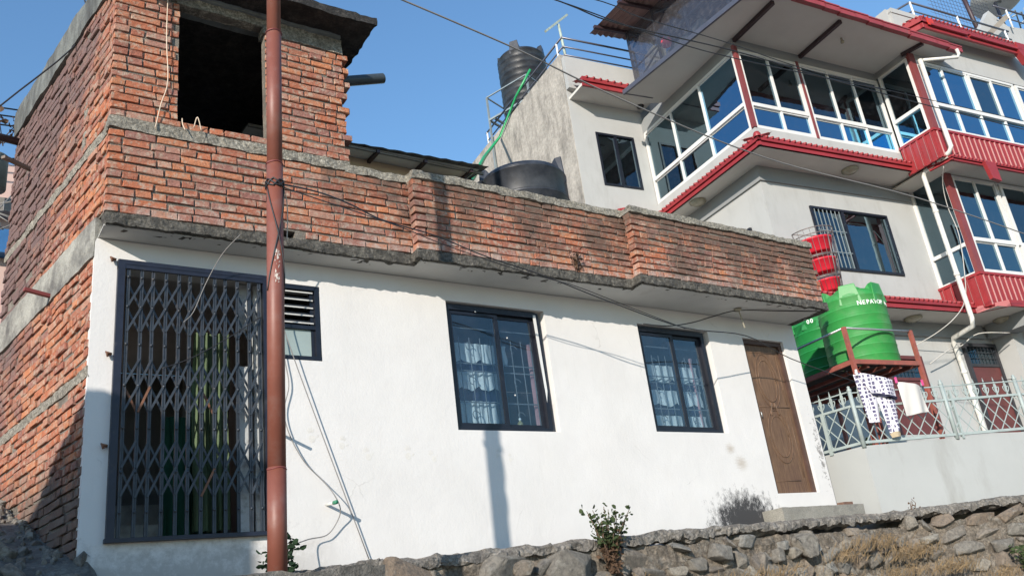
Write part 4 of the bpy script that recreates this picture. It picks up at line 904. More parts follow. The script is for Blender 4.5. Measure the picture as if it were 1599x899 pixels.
# eave over ground floor
GZ1 = 6.27
b = LB(); b.add([(11.6, 3.3, GZ1), (16.95, 3.3, GZ1), (17.0, 2.9, GZ1), (24, 2.9, GZ1), (24, 4.02, GZ1), (11.6, 4.02, GZ1)], [(0, 1, 2, 3, 4, 5)]); b.build('soffit', M['grey_soffit'], hb)
fascia([(11.6, 3.3), (16.92, 3.3)], GZ1, GZ1 + .19, .13, hb)
b = LB(); b.bar((16.92, 3.33, GZ1 + .06), (17.35, 2.86, GZ1 + .06), .05, .13); b.bar((17.35, 2.86, GZ1 + .06), (24, 2.86, GZ1 + .06), .05, .13); b.build('eave_fascia', M['red'], hb)
b = LB(); b.box(12.7, 17.9, 3.93, 4.02, 5.98, GZ1 - .002); b.box(17.95, 18.4, 2.9, 3.9, 5.98, GZ1 - .002); b.build('eave_shade_band', M['shade_grey'], hb)  # grey band below the ground floor eave, shade put into its colour
b = LB(); b.box(18.20, 18.52, 3.55, 4.05, 3.9, 6.26); b.build('column', M['grey_wall'], hb)
# top floor eave on the left, terrace slab
b = LB(); b.box(10.50, 12.45, 6.16, 6.74, 12.36, 12.42); b.build('soffit', M['grey_soffit'], hb)
fascia([(10.52, 6.12), (11.95, 6.12)], 12.34, 12.56, .16, hb)
b = LB(); b.box(10.46, 12.5, 6.60, 6.76, 12.6, 13.45); b.build('terrace_parapet', M['grey_wall'], hb)
# right hand top eave
b = LB(); b.box(16.8, 20.4, 2.25, 2.62, 12.62, 12.68); b.build('soffit', M['grey_soffit'], hb)
fascia([(16.55, 2.9), (16.78, 2.28), (20.3, 2.28)], 12.42, 12.70, .13, hb)
b = LB(); b.prism([(19.95, 2.22, 12.70), (19.95, 2.22, 12.48), (20.12, 2.22, 12.18), (20.40, 2.22, 12.18), (20.44, 2.22, 12.50), (20.32, 2.22, 12.70)], (0, .14, 0)); b.box(17.0, 18.2, 2.22, 2.27, 12.5, 12.54); b.box(18.3, 20.1, 2.22, 2.27, 12.5, 12.54); b.build('eave_end', M['red'], hb)
b = LB(); b.box(16.93, 17.13, 2.235, 2.25, 12.5, 12.68); b.build('repair_patch', M['red_bright'], hb)
b = LB(); b.box(16.35, 17.0, 2.7, 3.6, 12.6, 13.12); b.build('terrace_parapet', M['grey_wall'], hb)
b = LB(); b.prism([(19.6, 3.2, 13.0), (24, 3.2, 13.0), (24, 3.2, 14.6), (21.9, 3.2, 14.35), (21.3, 3.2, 14.7), (20.6, 3.2, 13.95), (19.9, 3.2, 13.75)], (0, .15, 0)); b.build('stair_parapet', M['grey_wall'], hb)
# terrace railings
def railing(pts, z0, hts, label=None, posts=None):
    b = LB()
    for a, c_ in zip(pts, pts[1:]):
        for h_ in hts: b.tube([(a[0], a[1], z0 + h_), (c_[0], c_[1], z0 + h_)], .018 if h_ < hts[-1] else .024, 8)
    o = b.build('railing', M['steel'], hb)
    for p, q, h0 in posts or [(p_, q_, 0) for p_, q_ in pts]:
        b = LB(); b.tube([(p, q, z0 + h0), (p, q, z0 + hts[-1] + .01)], .024, 8); b.build('railing_post', M['steel_white'], o)
railing([(10.52, 10.85), (10.52, 6.65), (12.5, 6.62)], 13.3, (.22, .45, .70), posts=[(10.52, 6.9, .2), (12.5, 6.62, -.1), (10.52, 10.8, .2)])
railing([(16.4, 6.0), (17.4, 2.75), (20.9, 2.75)], 12.95, (.2, .42, .66), posts=[(17.4, 2.75, 0), (19.0, 2.75, -.2), (20.75, 2.75, -.2)])
railing([(21.4, 3.1), (24, 3.1)], 14.3, (.2, .5), posts=[(21.9, 3.1, -.1)])
# oval lamps, bulb, camera under the soffits
for p, q, z in ((14.87, 3.6, GZ2), (12.46, 5.55, GZ2), (15.56, 3.72, GZ1), (17.96, 3.5, GZ1)):
    b = LB(); b.lathe((p, q, z - .005), [(.17, 0), (.175, -.03), (.14, -.05), (.11, -.075), (0, -.09)], 20); b.build('ceiling_lamp', M['lamp'], hb)
b = LB(); b.tube([(14.64, 2.72, 12.0), (14.64, 2.72, 11.93)], .02, 8); b.lathe((14.64, 2.72, 11.84), [(0, 0), (.035, .02), (.04, .05), (.02, .09)], 12); b.build('bulb', M['lamp'], hb)
b = LB(); b.lathe((12.26, 6.5, 12.30), [(0, 0), (.07, .01), (.09, .06), (.08, .12), (.0, .13)], 14); b.build('security_camera', M['wire'], hb)
# downpipe
b = LB(); r_ = .048
b.tube([(17.38, 2.12, 11.86), (17.40, 2.12, 11.74), (17.35, 2.14, 11.66), (16.60, 2.42, 11.63)], .035, 10)
b.tube([(16.56, 2.46, 11.66), (16.55, 2.46, 10.6), (16.54, 2.44, 9.52), (16.52, 2.50, 9.42), (16.53, 3.14, 9.34), (16.53, 3.2, 9.25), (16.54, 3.2, 7.6), (16.55, 3.2, 6.1), (16.57, 3.24, 5.96), (16.75, 3.84, 5.93), (16.80, 3.90, 5.86), (16.88, 3.92, 4.6), (16.92, 3.92, 3.5)], r_, 14)
for z in (7.0, 5.2, 8.4): b.tube([(16.54 + (.3 if z < 6 else 0), 3.2 + (.71 if z < 6 else 0), z), (16.54 + (.3 if z < 6 else 0), 3.2 + (.71 if z < 6 else 0), z + .06)], r_ + .008, 14)
tag(b.build('downpipe', M['pvc'], hb))
# ground floor doors
def gdoor(p0, p1, z0, z1, glass_=False):
    b = LB(); b.box(p0, p0 + .07, 3.93, 4.03, z0, z1); b.box(p1 - .07, p1, 3.93, 4.03, z0, z1); b.box(p0 + .07, p1 - .07, 3.93, 4.03, z1 - .07, z1); b.box(p0 + .07, p1 - .07, 3.94, 4.03, z1 - .50, z1 - .44)
    f = b.build('door_frame', M['dooriron'] if not glass_ else M['doorred'], hb); b = LB(); b.box(p0 + .07, p1 - .07, 3.96, 3.99, z0, z1 - .50); 
    for k in range(2): b.box(p0 + .14 + k * .42, p0 + .46 + k * .42, 3.952, 3.96, z0 + .12, z0 + .75)
    b.build('door', M['doorred'], f); b = LB(); b.box(p0 + .07, p1 - .07, 3.985, 3.99, z1 - .44, z1 - .07); b.build('pane', M['dark_pane'], f)
    b = LB()
    for k in range(8): b.box(p0 + .1 + k * .11, p0 + .112 + k * .11, 3.96, 3.97, z1 - .44, z1 - .07)
    for k in range(2): b.box(p0 + .07, p1 - .07, 3.952, 3.958, z1 - .32 + k * .12, z1 - .31 + k * .12)
    b.build('grille', M['dooriron'], f)
    if glass_:
        b = LB(); b.box(p0 + .3, p1 - .28, 3.945, 3.952, z0 + .9, z1 - .6); b.build('pane', M['dark_pane'], f)
gdoor(17.12, 18.14, 3.95, 5.87); gdoor(14.55, 15.75, 3.9, 5.55, True)
b = LB(); b.box(18.62, 19.7, 3.94, 4.0, 4.6, 5.85); b.build('window', M['doorred'], hb)
b = LB()
for k in range(9): b.box(18.66 + k * .12, 18.675 + k * .12, 3.88, 3.9, 4.6, 5.8)
for k in range(4): b.tube([(18.66, 3.89, 4.8 + k * .3), (18.9, 3.87, 4.9 + k * .3), (19.2, 3.89, 4.8 + k * .3), (19.6, 3.87, 4.9 + k * .3)], .012, 6)
b.build('grille', M['fence'], hb)
b = LB(); b.box(12.75, 24, 3.6, 4.05, 3.0, 3.93); b.build('plinth', M['grey_wall'], hb)

# greenhouse on the terrace, left of the sheet roof
gh = empty('terrace_shelter', W(12.2, 5.5, 13), 'clear plastic shelter with brown corrugated roof on the terrace of the grey house', 'shelter', rz=-BA)
b = LB(); n_ = 44; vs = []; fs = []
for i in range(n_ + 1):
    p = 10.9 + 3.4 * i / n_; dz = .03 * math.sin(i * math.pi / 1.0 * .9)
    for q, z in ((1.5, 13.75), (6.55, 14.2)): vs.append((p, q, z + dz + (p - 10.9) * .06))
for i in range(n_): fs.append((2 * i, 2 * i + 1, 2 * i + 3, 2 * i + 2))
b.add([Vector(v) + Vector((.35, 0, 0)) for v in vs], fs); b.build('corrugated_roof', M['sheet_roof'], gh)
b = LB()
for q in (6.2, 5.2, 4.2, 3.2): b.bar((11.15, q, 13.78 + (q - 1.5) * .09 - .1), (14.2, q, 13.95 + (q - 1.5) * .09 - .1), .07, .07)
b.build('purlin', M['rafter'], gh)
b = LB(); b.add([(12.0, 2.0, 12.15), (12.0, 6.2, 12.6), (12.0, 6.2, 14.1), (12.0, 2.0, 13.7)], [(0, 1, 2, 3)]); b.add([(12.0, 6.2, 12.6), (14, 6.3, 12.6), (14, 6.3, 14.1), (12.0, 6.2, 14.1)], [(0, 1, 2, 3)]); b.build('plastic_sheet', M['plastic'], gh)
b = LB()
for q in (6.18, 5.2, 4.2, 3.0): b.bar((12.03, q, 12.4), (12.03, q, 13.72 + (q - 1.5) * .09), .045)
b.bar((12.04, 6.1, 12.7), (12.04, 3.0, 13.75), .03); b.bar((12.04, 5.2, 13.9), (12.04, 2.4, 12.6), .03); b.bar((12.03, 6.18, 13.1), (12.03, 2.0, 12.95), .03)
b.build('frame', M['steel'], gh)
b = LB(); b.rough(12.15, 12.5, 5.5, 5.9, 12.6, 13.3, .1, .08); tag(b.build('white_sack', simple('white_sack', (.6, .6, .55), .8, .2, 12)), 'crumpled white sack inside the plastic terrace shelter', 'sack')
b = LB(); b.lathe((12.12, 5.05, 12.95), [(0, .22), (.10, .18), (.13, .08), (.1, 0), (0, -.02)], 12); tag(b.build('red_bundle', simple('pink_red_cloth', (.6, .05, .08), .7)), 'pink red bundle inside the plastic terrace shelter', 'bundle')
b = LB(); b.box(12.6, 13.3, 4.4, 5.6, 12.4, 13.3); tag(b.build('shelter_crate', M['galv']), 'grey crate deep inside the plastic terrace shelter', 'crate')

# antenna mast
am = empty('tv_antenna', W(10.72, 6.9, 13.4), 'T shaped weathered antenna mast above the stair wall', 'antenna', rz=-BA)
b = LB(); b.tube([(10.74, 6.9, 13.3), (10.68, 6.9, 14.60)], [.035, .03], 8); b.build('mast', M['antenna'], am)
b = LB(); b.bar((10.22, 6.8, 14.22), (11.02, 6.98, 15.02), .06, .05); b.build('crossbar', M['antenna'], am)
# mast, net and dish at the right
b = LB(); b.tube([(22.1, 4.0, 14.3), (21.9, 4.0, 16.4)], .06, 8); tag(b.build('mast', M['rafter']), 'dark leaning mast pole beside the wire net', 'mast')
b = LB()
for i in range(19):
    p = 22.2 + i * .15; b.tube([(p, 5, 14.9 + .0), (p, 5, 17.4 + .1 * math.sin(i))], .005, 4); 
for i in range(19):
    z = 14.9 + i * .14; b.tube([(22.0, 5, z + .1), (25.0, 5, z + .1)], .005, 4)
tag(b.build('wire_net', M['steel']), 'fine wire net against the sky by the satellite dish', 'net')
dd = empty('satellite_dish', W(25.7, 5, 15.9), 'grey satellite dish seen from below at the top right', 'dish', rz=-BA)
b = MB(TB @ Matrix.Translation((25.75, 5, 17.75)) @ Matrix.Rotation(math.radians(12), 4, 'Y') @ Matrix.Rotation(math.radians(-18), 4, 'X'))
b.lathe((0, 0, 0), [(0, -.18), (.3, -.15), (.6, -.06), (.8, .07), (.82, .08), (.8, .09), (.6, -.03), (.3, -.11), (0, -.14)], 36); b.build('reflector', M['dish'], dd)
b = LB(); b.tube([(24.7, 4.6, 15.3), (25.0, 4.8, 16.6), (25.2, 4.9, 17.3), (25.7, 5, 17.55)], .045, 8); b.tube([(24.6, 4.6, 15.9), (25.0, 4.8, 16.2), (24.9, 4.8, 16.6)], .02, 6); b.build('bracket', M['navy'], dd)
b = LB()
for i in range(7): b.tube([(22.4 + i * .28, 3.4, 14.9 + .1 * math.sin(i * 2)), (22.75 + i * .28, 3.3, 15.15 + .12 * math.sin(i * 3)), (23.1 + i * .28, 3.5, 14.8)], .02, 6)
for i in range(5): b.bar((22.8 + i * .2, 3.1, 14.6), (23.0 + i * .2, 3.2, 15.2), .035)
tag(b.build('scrap_metal', M['galv']), 'tangle of scrap metal on the parapet below the dish', 'scrap')
b = LB(); b.bar((20.3, 2.9, 13.5), (21.4, 2.9, 14.3), .05, .12); tag(b.build('wooden_plank', simple('grey_plank', (.3, .26, .21), .9)), 'weathered plank propped against the right terrace railing', 'plank')

# ------------------------------------------------------------------ water tanks
def tank(name, c, r, h, mat, label, ribs, lean=(0, 0), text=None, ang0=0, lugs=0, lid=True, neck=.14, group='plastic water tanks'):
    t = empty(name, c, label, 'water tank', group)
    b = MB(); prof = [(r * .96, 0)]; hh = h - neck; n_ = ribs
    for k in range(n_):
        z0 = hh * k / n_; z1 = hh * (k + 1) / n_
        prof += [(r * .992, z0 + .008), (r, z0 + .018), (r, z1 - .022), (r * 1.012, z1 - .016), (r * 1.012, z1 - .006), (r * .985, z1)]
    prof += [(r * .985, hh + .012), (r * .985, hh + .02), (r * .93, hh + neck * .5), (r * .78, h - .02), (r * .4, h), (.22, h + .01), (.22, h + .06), (.19, h + .085), (0, h + .09)]
    b.lathe((0, 0, 0) if False else c, prof, 56, lean)
    b.build('body', M[mat], t)
    if lugs:
        for k in range(lugs):
            a = ang0 + k * 2 * math.pi / lugs; b = MB(); u = Vector((math.cos(a), math.sin(a), 0)); v = Vector((-u.y, u.x, 0)); o = Vector(c) + Vector((lean[0] * h, lean[1] * h, 0)) + Vector((0, 0, hh))
            w_ = r * (.24 if lugs < 5 else .34); top = neck + (.15 if lugs < 5 else .045)
            vs = [o + u * r * .99 - v * w_ + Vector((0, 0, -.12)), o + u * r * .99 + v * w_ + Vector((0, 0, -.12)), o + u * r * .96 + v * w_ * .7 + Vector((0, 0, top)), o + u * r * .96 - v * w_ * .7 + Vector((0, 0, top)),
                  o + u * r * .55 - v * w_ + Vector((0, 0, neck * .2)), o + u * r * .55 + v * w_ + Vector((0, 0, neck * .2)), o + u * r * .80 + v * w_ * .5 + Vector((0, 0, top)), o + u * r * .80 - v * w_ * .5 + Vector((0, 0, top))]
            b.add(vs, [(0, 1, 2, 3), (7, 6, 5, 4), (3, 2, 6, 7), (1, 5, 6, 2), (0, 3, 7, 4)]); b.build('lifting_lug', M[mat], t, bevel=.012)
    if text:
        s_, z_, a0, size, step = text; b = MB()
        for i, ch in enumerate(s_):
            if ch == ' ': continue
            cu = bpy.data.curves.new('t', 'FONT'); cu.body = ch; cu.size = size; cu.extrude = .003; cu.align_x = 'CENTER'; cu.offset = .002
            to = bpy.data.objects.new('t', cu); C.objects.link(to); dg = bpy.context.evaluated_depsgraph_get(); me = to.evaluated_get(dg).to_mesh()
            a = a0 + i * step; mt = Matrix.Translation(Vector(c) + Vector((lean[0] * z_, lean[1] * z_, z_))) @ Matrix.Rotation(a + math.pi / 2, 4, 'Z') @ Matrix.Translation((0, -r - .003, 0)) @ Matrix.Rotation(math.pi / 2, 4, 'X')
            b = MB(); b.add([mt @ v.co for v in me.vertices], [tuple(p.vertices) for p in me.polygons]); to.evaluated_get(dg).to_mesh_clear(); bpy.data.objects.remove(to); b.build('letter', M['lettering'], t)
    return t
KS = .94; near = lambda v: CAM + (Vector(v) - CAM) * KS
cF = near(W(12.15, 2.30, 4.66)); cR = near(W(12.52, 3.28, 4.66))
tank('water_tank', cF, .53 * KS, 1.29 * KS, 'tank_green', 'bright green ribbed water tank at the front of the red stand', 7, (.045, 0), ('NEPATOP PL', .90, -2.30, .092, .128), 0.6, 6, group='green water tanks')
tank('water_tank', cR, .53 * KS, 1.29 * KS, 'tank_green_shaded', 'green water tank behind the bright green one, shade put into its darker colour', 7, (0, 0), ('00 LTRS', 1.03, -2.9, .09, .12), 0.3, 6, group='green water tanks')
tank('water_tank', (6.12, .80, 5.5), .56, 1.47, 'tank_black', 'black water tank low behind the brick parapet', 4, (0, 0), None, math.radians(-40), 2, group='black water tanks', neck=.13)
tank('water_tank', (12.84, 8.75, 14.35), .67, 1.95, 'tank_black', 'tall black water tank against the sky behind the stair wall', 9, (0, 0), None, -.9, 4, group='black water tanks')
b = MB(); b.box(5.6, 6.6, .3, 1.3, 5.06, 5.49); tag(b.build('tank_plinth', M['rough_conc']), 'brick plinth under the low black water tank', 'plinth')
# steel stand with steps and rails in front of the tall tank
sf = empty('tank_stand', (12.0, 7.9, 13.0), 'thin grey angle iron stand and rails round the tall black tank', 'stand')
b = MB()
A_ = Vector((11.44, 8.24, 14.41)); B_ = Vector((11.85, 7.65, 15.01)); 
p00, p10, p11, p01 = Vector((11.6, 8.9, 0)), Vector((12.0, 7.6, 0)), Vector((13.4, 8.1, 0)), Vector((13.0, 9.4, 0))
for z, th in ((14.05, .05), (14.75, .03)):
    for a, c_ in ((p00, p10), (p10, p11), (p11, p01), (p01, p00)): b.bar(a + Vector((0, 0, z)), c_ + Vector((0, 0, z)), th)
for p in (p00, p10, p11, p01): b.bar(p + Vector((0, 0, 12.4)), p + Vector((0, 0, 14.75)), .045)
b.bar(p10 + Vector((0, 0, 14.0)), p10 + Vector((.5, .15, 13.4)), .04); b.bar(p10 + Vector((0, 0, 13.9)), p10 + Vector((-.2, .5, 13.3)), .04)
for k in range(4): a = p00 + (p10 - p00) * ((k + .5) / 4); b.bar(a + Vector((0, 0, 14.03)), a + Vector((1.35, .45, 14.03)), .05)
b.build('frame', M['galv'], sf)
b = MB(); b.tube([(5.50, .95, 6.75), (5.54, 1.13, 6.94), (7.07, 2.92, 8.64), W(10.38, 9.9, 13.30), W(10.38, 8.8, 13.80), W(10.6, 8.3, 14.3)], .032, 8)
tag(b.build('hose', M['greenpipe']), 'green hose running from the low black tank up the stair wall', 'hose')
b = MB()
for i in range(3): b.tube([(5.45 + i * .05, .8, 6.4), (5.35 - i * .04, .75, 6.62), (5.48, .8, 6.78), (5.62, .78, 6.66)], .014, 6)
tag(b.build('pipe_coil', M['wire']), 'black pipe coil beside the low black tank', 'pipe')
TN = Matrix.Translation(CAM) @ Matrix.Scale(KS, 4) @ Matrix.Translation(-CAM) @ TB
# green tank stand
ts = empty('steel_stand', near(W(11.9, 2.4, 3.2)), 'red oxide angle iron stand carrying the green water tanks', 'stand', rz=-BA)
b = MB(TN)
zz = 4.62
for a, c_ in (((11.22, 1.72), (12.66, 1.72)), ((11.22, 1.72), (11.22, 3.9)), ((11.22, 3.9), (13.1, 3.9)), ((12.66, 1.72), (12.66, 2.8)), ((13.1, 2.8), (13.1, 3.9))): b.bar((*a, zz), (*c_, zz), .05, .07)
for p in (11.55, 11.9, 12.25): b.bar((p, 1.75, zz - .05), (p, 3.88, zz - .05), .05, .05)
b.build('frame', M['stand'], ts)
for p, q, top in ((11.22, 1.72, 5.16), (12.66, 1.72, 5.16), (11.22, 3.9, 5.16), (13.1, 3.9, 4.6), (12.66, 2.8, 4.6)):
    b = MB(TN); b.bar((p, q, 3.0), (p, q, top), .055, .055); b.build('leg', M['stand'], ts)
b = MB(TN); b.tube([(11.22, 1.72, 5.15), (12.66, 1.72, 5.15)], .018, 8); b.tube([(11.22, 1.72, 5.15), (11.22, 3.9, 5.15)], .018, 8); b.build('rail', M['dullmetal'], ts)
b = MB(TN); b.tube([(12.0, 2.2, 4.5), (12.05, 2.2, 3.1)], .02, 8); b.bar((11.3, 1.8, 4.55), (11.9, 1.8, 4.0), .03); b.build('brace', M['stand'], ts)
for k in range(8):
    b = MB(TN); b.box(11.24, 13.08 if k > 3 else 12.64, 1.76 + k * .265, 1.99 + k * .265, zz + .036, zz + .058 if k % 2 else zz + .054); b.build('plank', M['darkwood'], ts)
# wire rack with red pots
rc = empty('wire_rack', W(13.3, 3.72, 6.45), 'tall half round wire rack standing on the red eave behind the tank', 'rack', rz=-BA)
RT = TB @ Matrix.Translation((13.28, 3.60, 6.52)) @ Matrix.Rotation(math.radians(-4), 4, 'Y')
b = MB(RT); arc = lambda r, z, a0=math.pi, a1=2 * math.pi, n=14: [(r * math.cos(a0 + (a1 - a0) * i / n), r * math.sin(a0 + (a1 - a0) * i / n), z) for i in range(n + 1)]
def rr(z): return .27 + .17 * (z / 1.25)
for z in (0, .32, .34, .72, .74, 1.14, 1.25): b.tube(arc(rr(z), z) + [arc(rr(z), z)[0]], .010, 5)
for i in range(13):
    a = math.pi + math.pi * i / 12; b.tube([(rr(0) * math.cos(a), rr(0) * math.sin(a), 0), (rr(1.25) * math.cos(a), rr(1.25) * math.sin(a), 1.25)], .012 if i % 6 == 0 else .004, 5)
b.tube([(.30, 0, 0), (.33, 0, -.15)], .012, 6); b.tube([(-.30, 0, 0), (-.33, 0, -.12)], .012, 6); b.build('frame', M['basket'], rc)
for k, (z, lab) in enumerate(((.06, 'lowest red plastic pot in the wire rack, just above the tank'), (.43, 'middle red plastic pot in the wire rack'), (.82, 'top red plastic pot in the wire rack, largest of three'))):
    b = MB(RT); r_ = rr(z) * .95; h_ = .23 + .02 * k
    b.lathe((0, -.05, z), [(0, 0), (r_ * .66, 0), (r_ * .76, .03), (r_ * .90, h_ * .86), (r_ * .94, h_ * .88), (r_ * .95, h_), (r_ * .86, h_), (r_ * .8, h_ * .9), (r_ * .6, .05), (0, .05)], 22)
    tag(b.build('plant_pot', M['redpot']), lab, 'pot', 'red pots in the wire rack')

# ------------------------------------------------------------------ boundary wall, fence, laundry
fd = Vector((2.35, -.916, 0)).normalized(); fn = Vector((fd.y, -fd.x, 0))    # fn points to the road
F0 = Vector((10.2, -.30, 0)); FL = Vector((10.13, .55, 0)); ld = (FL - F0).normalized()
b = MB(); A8 = F0 + fd * 8; q0 = Vector((10.12, .62, 0)); fp_ = [A8, F0, q0, Vector((9.70, .66, 0)), Vector((9.70, .80, 0)), Vector((10.28, .80, 0)), F0 + Vector((.17, .14, 0)), A8 - fn * .16]
b.prism([(p.x, p.y, 3.22) for p in fp_], (0, 0, -1.4))
bw = b.build('boundary_wall', simple('bluish_grey_render', (.36, .37, .36), .85, .06, 1.2, 50, .2, .004, dirt=(.27, .27, .25), dirt_s=2.2, dirt_r=(.52, .8), streak=True)); tag(bw, 'smooth grey rendered boundary wall under the iron fence', 'wall')
b = MB(); b.frame((9.8, .2, 0), (1, 0, 0), (0, 1, 0), 0, 12, 0, 4, 2.9, 3.15); b.v = [v for v in b.v]
b.v = []; b.f = []; b.sm = []
pp = [F0 - fn * .1, F0 - fn * .1 + fd * 7.9, Vector((18.5, 4, 0)), Vector((10.3, 6, 0)), Vector((10.26, .7, 0))]
b.prism([(p.x, p.y, 3.1) for p in pp], (0, 0, -.6)); tag(b.build('terrace_floor', M['conc_step']), kind='structure')
b = MB()
for k in range(4): b.box(12.2 + k * .12, 14.2, 1.7 + k * .28, 3.1, 3.1 + k * .2, 3.3 + k * .2)
tag(b.build('concrete_stair', M['conc_step']), 'pale concrete steps under the green tank stand', 'steps')
fe = empty('iron_fence', F0 + Vector((0, 0, 3.2)), 'grey green iron fence with diamond lattice and curled finials on the boundary wall', 'fence')
def panel(O, d_, L, zb, zt_, pitch=.19):
    b = MB(); b.frame(O, d_, (-d_.y, d_.x, 0), 0, L, -.018, .018, zb, zb + .035); b.frame(O, d_, (-d_.y, d_.x, 0), 0, L, -.018, .018, zt_ - .03, zt_); b.frame(O, d_, (-d_.y, d_.x, 0), 0, L, -.008, .008, zt_ + .17, zt_ + .185); b.build('rail', M['fence'], fe)
    z0, z1 = zb + .035, zt_ - .03; H_ = z1 - z0; run = H_ * .78
    for sgn, off in ((1, -.008), (-1, .008)):
        u = -run
        while u < L:
            ua, ub = (u, u + run); za, zb_ = (z0, z1) if sgn > 0 else (z1, z0)
            if ua < 0: za = za + (zb_ - za) * (-ua / run); ua = 0
            if ub > L: zb_ = za + (zb_ - za) * ((L - ua) / (ub - ua)); ub = L
            if ub - ua > .03:
                p = MB(); nn = Vector((-d_.y, d_.x, 0)) * off; A = O + d_ * ua + nn; B = O + d_ * ub + nn; A.z = za; B.z = zb_
                p.bar(A, B, .013, .006, up=(-d_.y, d_.x, 0)); p.build('lattice_bar', M['fence'], fe)
            u += pitch
    u = .10; k = 0
    while u < L - .05:
        p = MB(); o = O + d_ * u; o = Vector((o.x, o.y, zt_))
        p.add([o + d_ * -.012 + Vector((0, 0, 0)), o + d_ * .012, o + d_ * .022 + Vector((0, 0, .13)), o + Vector((0, 0, .26)), o - d_ * .022 + Vector((0, 0, .13)), *[q + Vector((-d_.y, d_.x, 0)) * .006 for q in (o + d_ * -.012, o + d_ * .012, o + d_ * .022 + Vector((0, 0, .13)), o + Vector((0, 0, .26)), o - d_ * .022 + Vector((0, 0, .13)))]], [(0, 1, 2, 3, 4), (9, 8, 7, 6, 5), (0, 5, 6, 1), (1, 6, 7, 2), (2, 7, 8, 3), (3, 8, 9, 4), (4, 9, 5, 0)])
        for sx in (-1, 1): p.tube([o + d_ * sx * (.012 + .035 * math.sin(t_ * .5)) + Vector((0, 0, .03 + .13 * t_ / 6 - .05 * (t_ > 4) * (t_ - 4) / 2)) for t_ in range(7)], .007, 5)
        p.build('finial', M['fence'], fe); u += .165
ZB, ZF = 3.245, 3.75
panel(F0 + fd * .03, fd, 2.55, ZB, ZF); panel(F0 + fd * 2.66, fd, 2.4, ZB, ZF)
panel(F0 + ld * .03, ld, 1.1, ZB, ZF + .02)
for u, dd_ in ((0, fd), (1.42, fd), (2.62, fd), (5.1, fd)):
    o = F0 + dd_ * u; b = MB(); b.tube([(o.x, o.y, 3.2), (o.x, o.y, ZF + .20)], .028, 10); b.lathe((o.x, o.y, ZF + .20), [(.03, 0), (.035, .015), (.018, .04), (.022, .06), (0, .075)], 10); b.build('post', M['fence'], fe)
o = F0 + ld * .45; b = MB(); b.frame(o, ld, (-ld.y, ld.x, 0), 0, .05, -.02, .02, 3.2, ZF); b.build('post', M['fence'], fe)
o = F0 + fd * 1.50; b = MB(); b.frame(o, fd, (-fd.y, fd.x, 0), 0, .03, -.02, .02, 3.2, ZF + .12); b.build('post', M['fence'], fe)
# laundry
def print_pat(t):
    g = N(t, 'TexCoord'); v = N(t, 'TexVoronoi', feature='DISTANCE_TO_EDGE', i_Scale=19.0, i_Randomness=.3); t.links.new(g.outputs['Object'], v.inputs['Vector'])
    v2 = N(t, 'TexVoronoi', feature='F1', i_Scale=19.0, i_Randomness=.3); t.links.new(g.outputs['Object'], v2.inputs['Vector'])
    a = ramp(t, v.outputs['Distance'], [(.14, 0), (.20, 1)]); c_ = ramp(t, v2.outputs['Distance'], [(.08, 1), (.16, 0), (.3, 0), (.45, 0)])
    return mix(t, a, (.70, .68, .72), mix(t, c_, (.11, .10, .18), (.36, .34, .42)))
M['print'] = thin('navy_geometric_print', (.3, .3, .4), .12, pattern=print_pat)
def hang(name, label, cat, pts_top, pts_bot, mat, amp=.02, nz=12, nx=16, extra=None, waves=2.5, off=.06):
    b = MB(); vs = []; fs = []
    for side, o_ in ((0, 0), (1, -.035)):
        base = len(vs)
        for k in range(nz + 1):
            for i in range(nx + 1):
                u = i / nx; t_ = k / nz
                a = Vector(pts_top[0]).lerp(Vector(pts_top[1]), u); c_ = Vector(pts_bot[0]).lerp(Vector(pts_bot[1]), u); p = a.lerp(c_, t_)
                p += fn * (off + amp * math.sin(u * waves * 6.28 + 2 * t_) * (.4 + .6 * t_) + (o_ - .02) * (math.sin(math.pi * min(1, u * 1.0)) ** .5 if False else math.sin(math.pi * u)) * -1 * (1 if side else -1) * .8); vs.append(p)
        for k in range(nz):
            for i in range(nx): a = base + k * (nx + 1) + i; fs.append((a, a + 1, a + nx + 2, a + nx + 1))
    b.add(vs, fs, True); return b
def FP(u, z): q = F0 + fd * u; return (q.x, q.y, z)
pj = empty('hanging_trousers', FP(.35, 3.6), 'white trousers with navy geometric print hanging on the clothes line', 'trousers')
L_ = hang('', '', '', (FP(.08, 4.16), FP(.38, 4.10)), (FP(.12, 3.50), FP(.29, 3.49)), None, .015, waves=1.2); L_.build('leg', M['print'], pj)
L_ = hang('', '', '', (FP(.30, 4.10), FP(.62, 4.00)), (FP(.38, 3.34), FP(.55, 3.36)), None, .015, waves=1.2); L_.build('leg', M['print'], pj)
b = hang('', '', '', (FP(.38, 3.345), FP(.55, 3.365)), (FP(.40, 3.28), FP(.53, 3.29)), None, .006, 3, 8, waves=4); b.build('cuff', simple('tan_cuff', (.45, .36, .24), .9), pj)
b = hang('', '', '', (FP(.08, 4.18), FP(.62, 4.04)), (FP(.24, 3.88), FP(.62, 3.80)), None, .02, waves=1.5, off=.10); o = b.build('hanging_shirt', M['print']); tag(o, 'navy and white printed top folded over the clothes line above the trousers', 'shirt')
b = hang('', '', '', (FP(.24, 3.885), FP(.62, 3.805)), (FP(.25, 3.855), FP(.62, 3.772)), None, .02, 2, 14, waves=1.5, off=.102); b.build('hem', simple('navy_hem', (.02, .02, .05), .8), o)
b = hang('', '', '', (FP(.68, 4.01), FP(1.02, 3.94)), (FP(.67, 3.54), FP(1.04, 3.58)), None, .02, waves=1.7, off=.09); tag(b.build('hanging_cloth', thin('white_cotton_cloth', (.70, .68, .64), .2)), 'plain white cloth hanging beside the printed trousers', 'cloth')
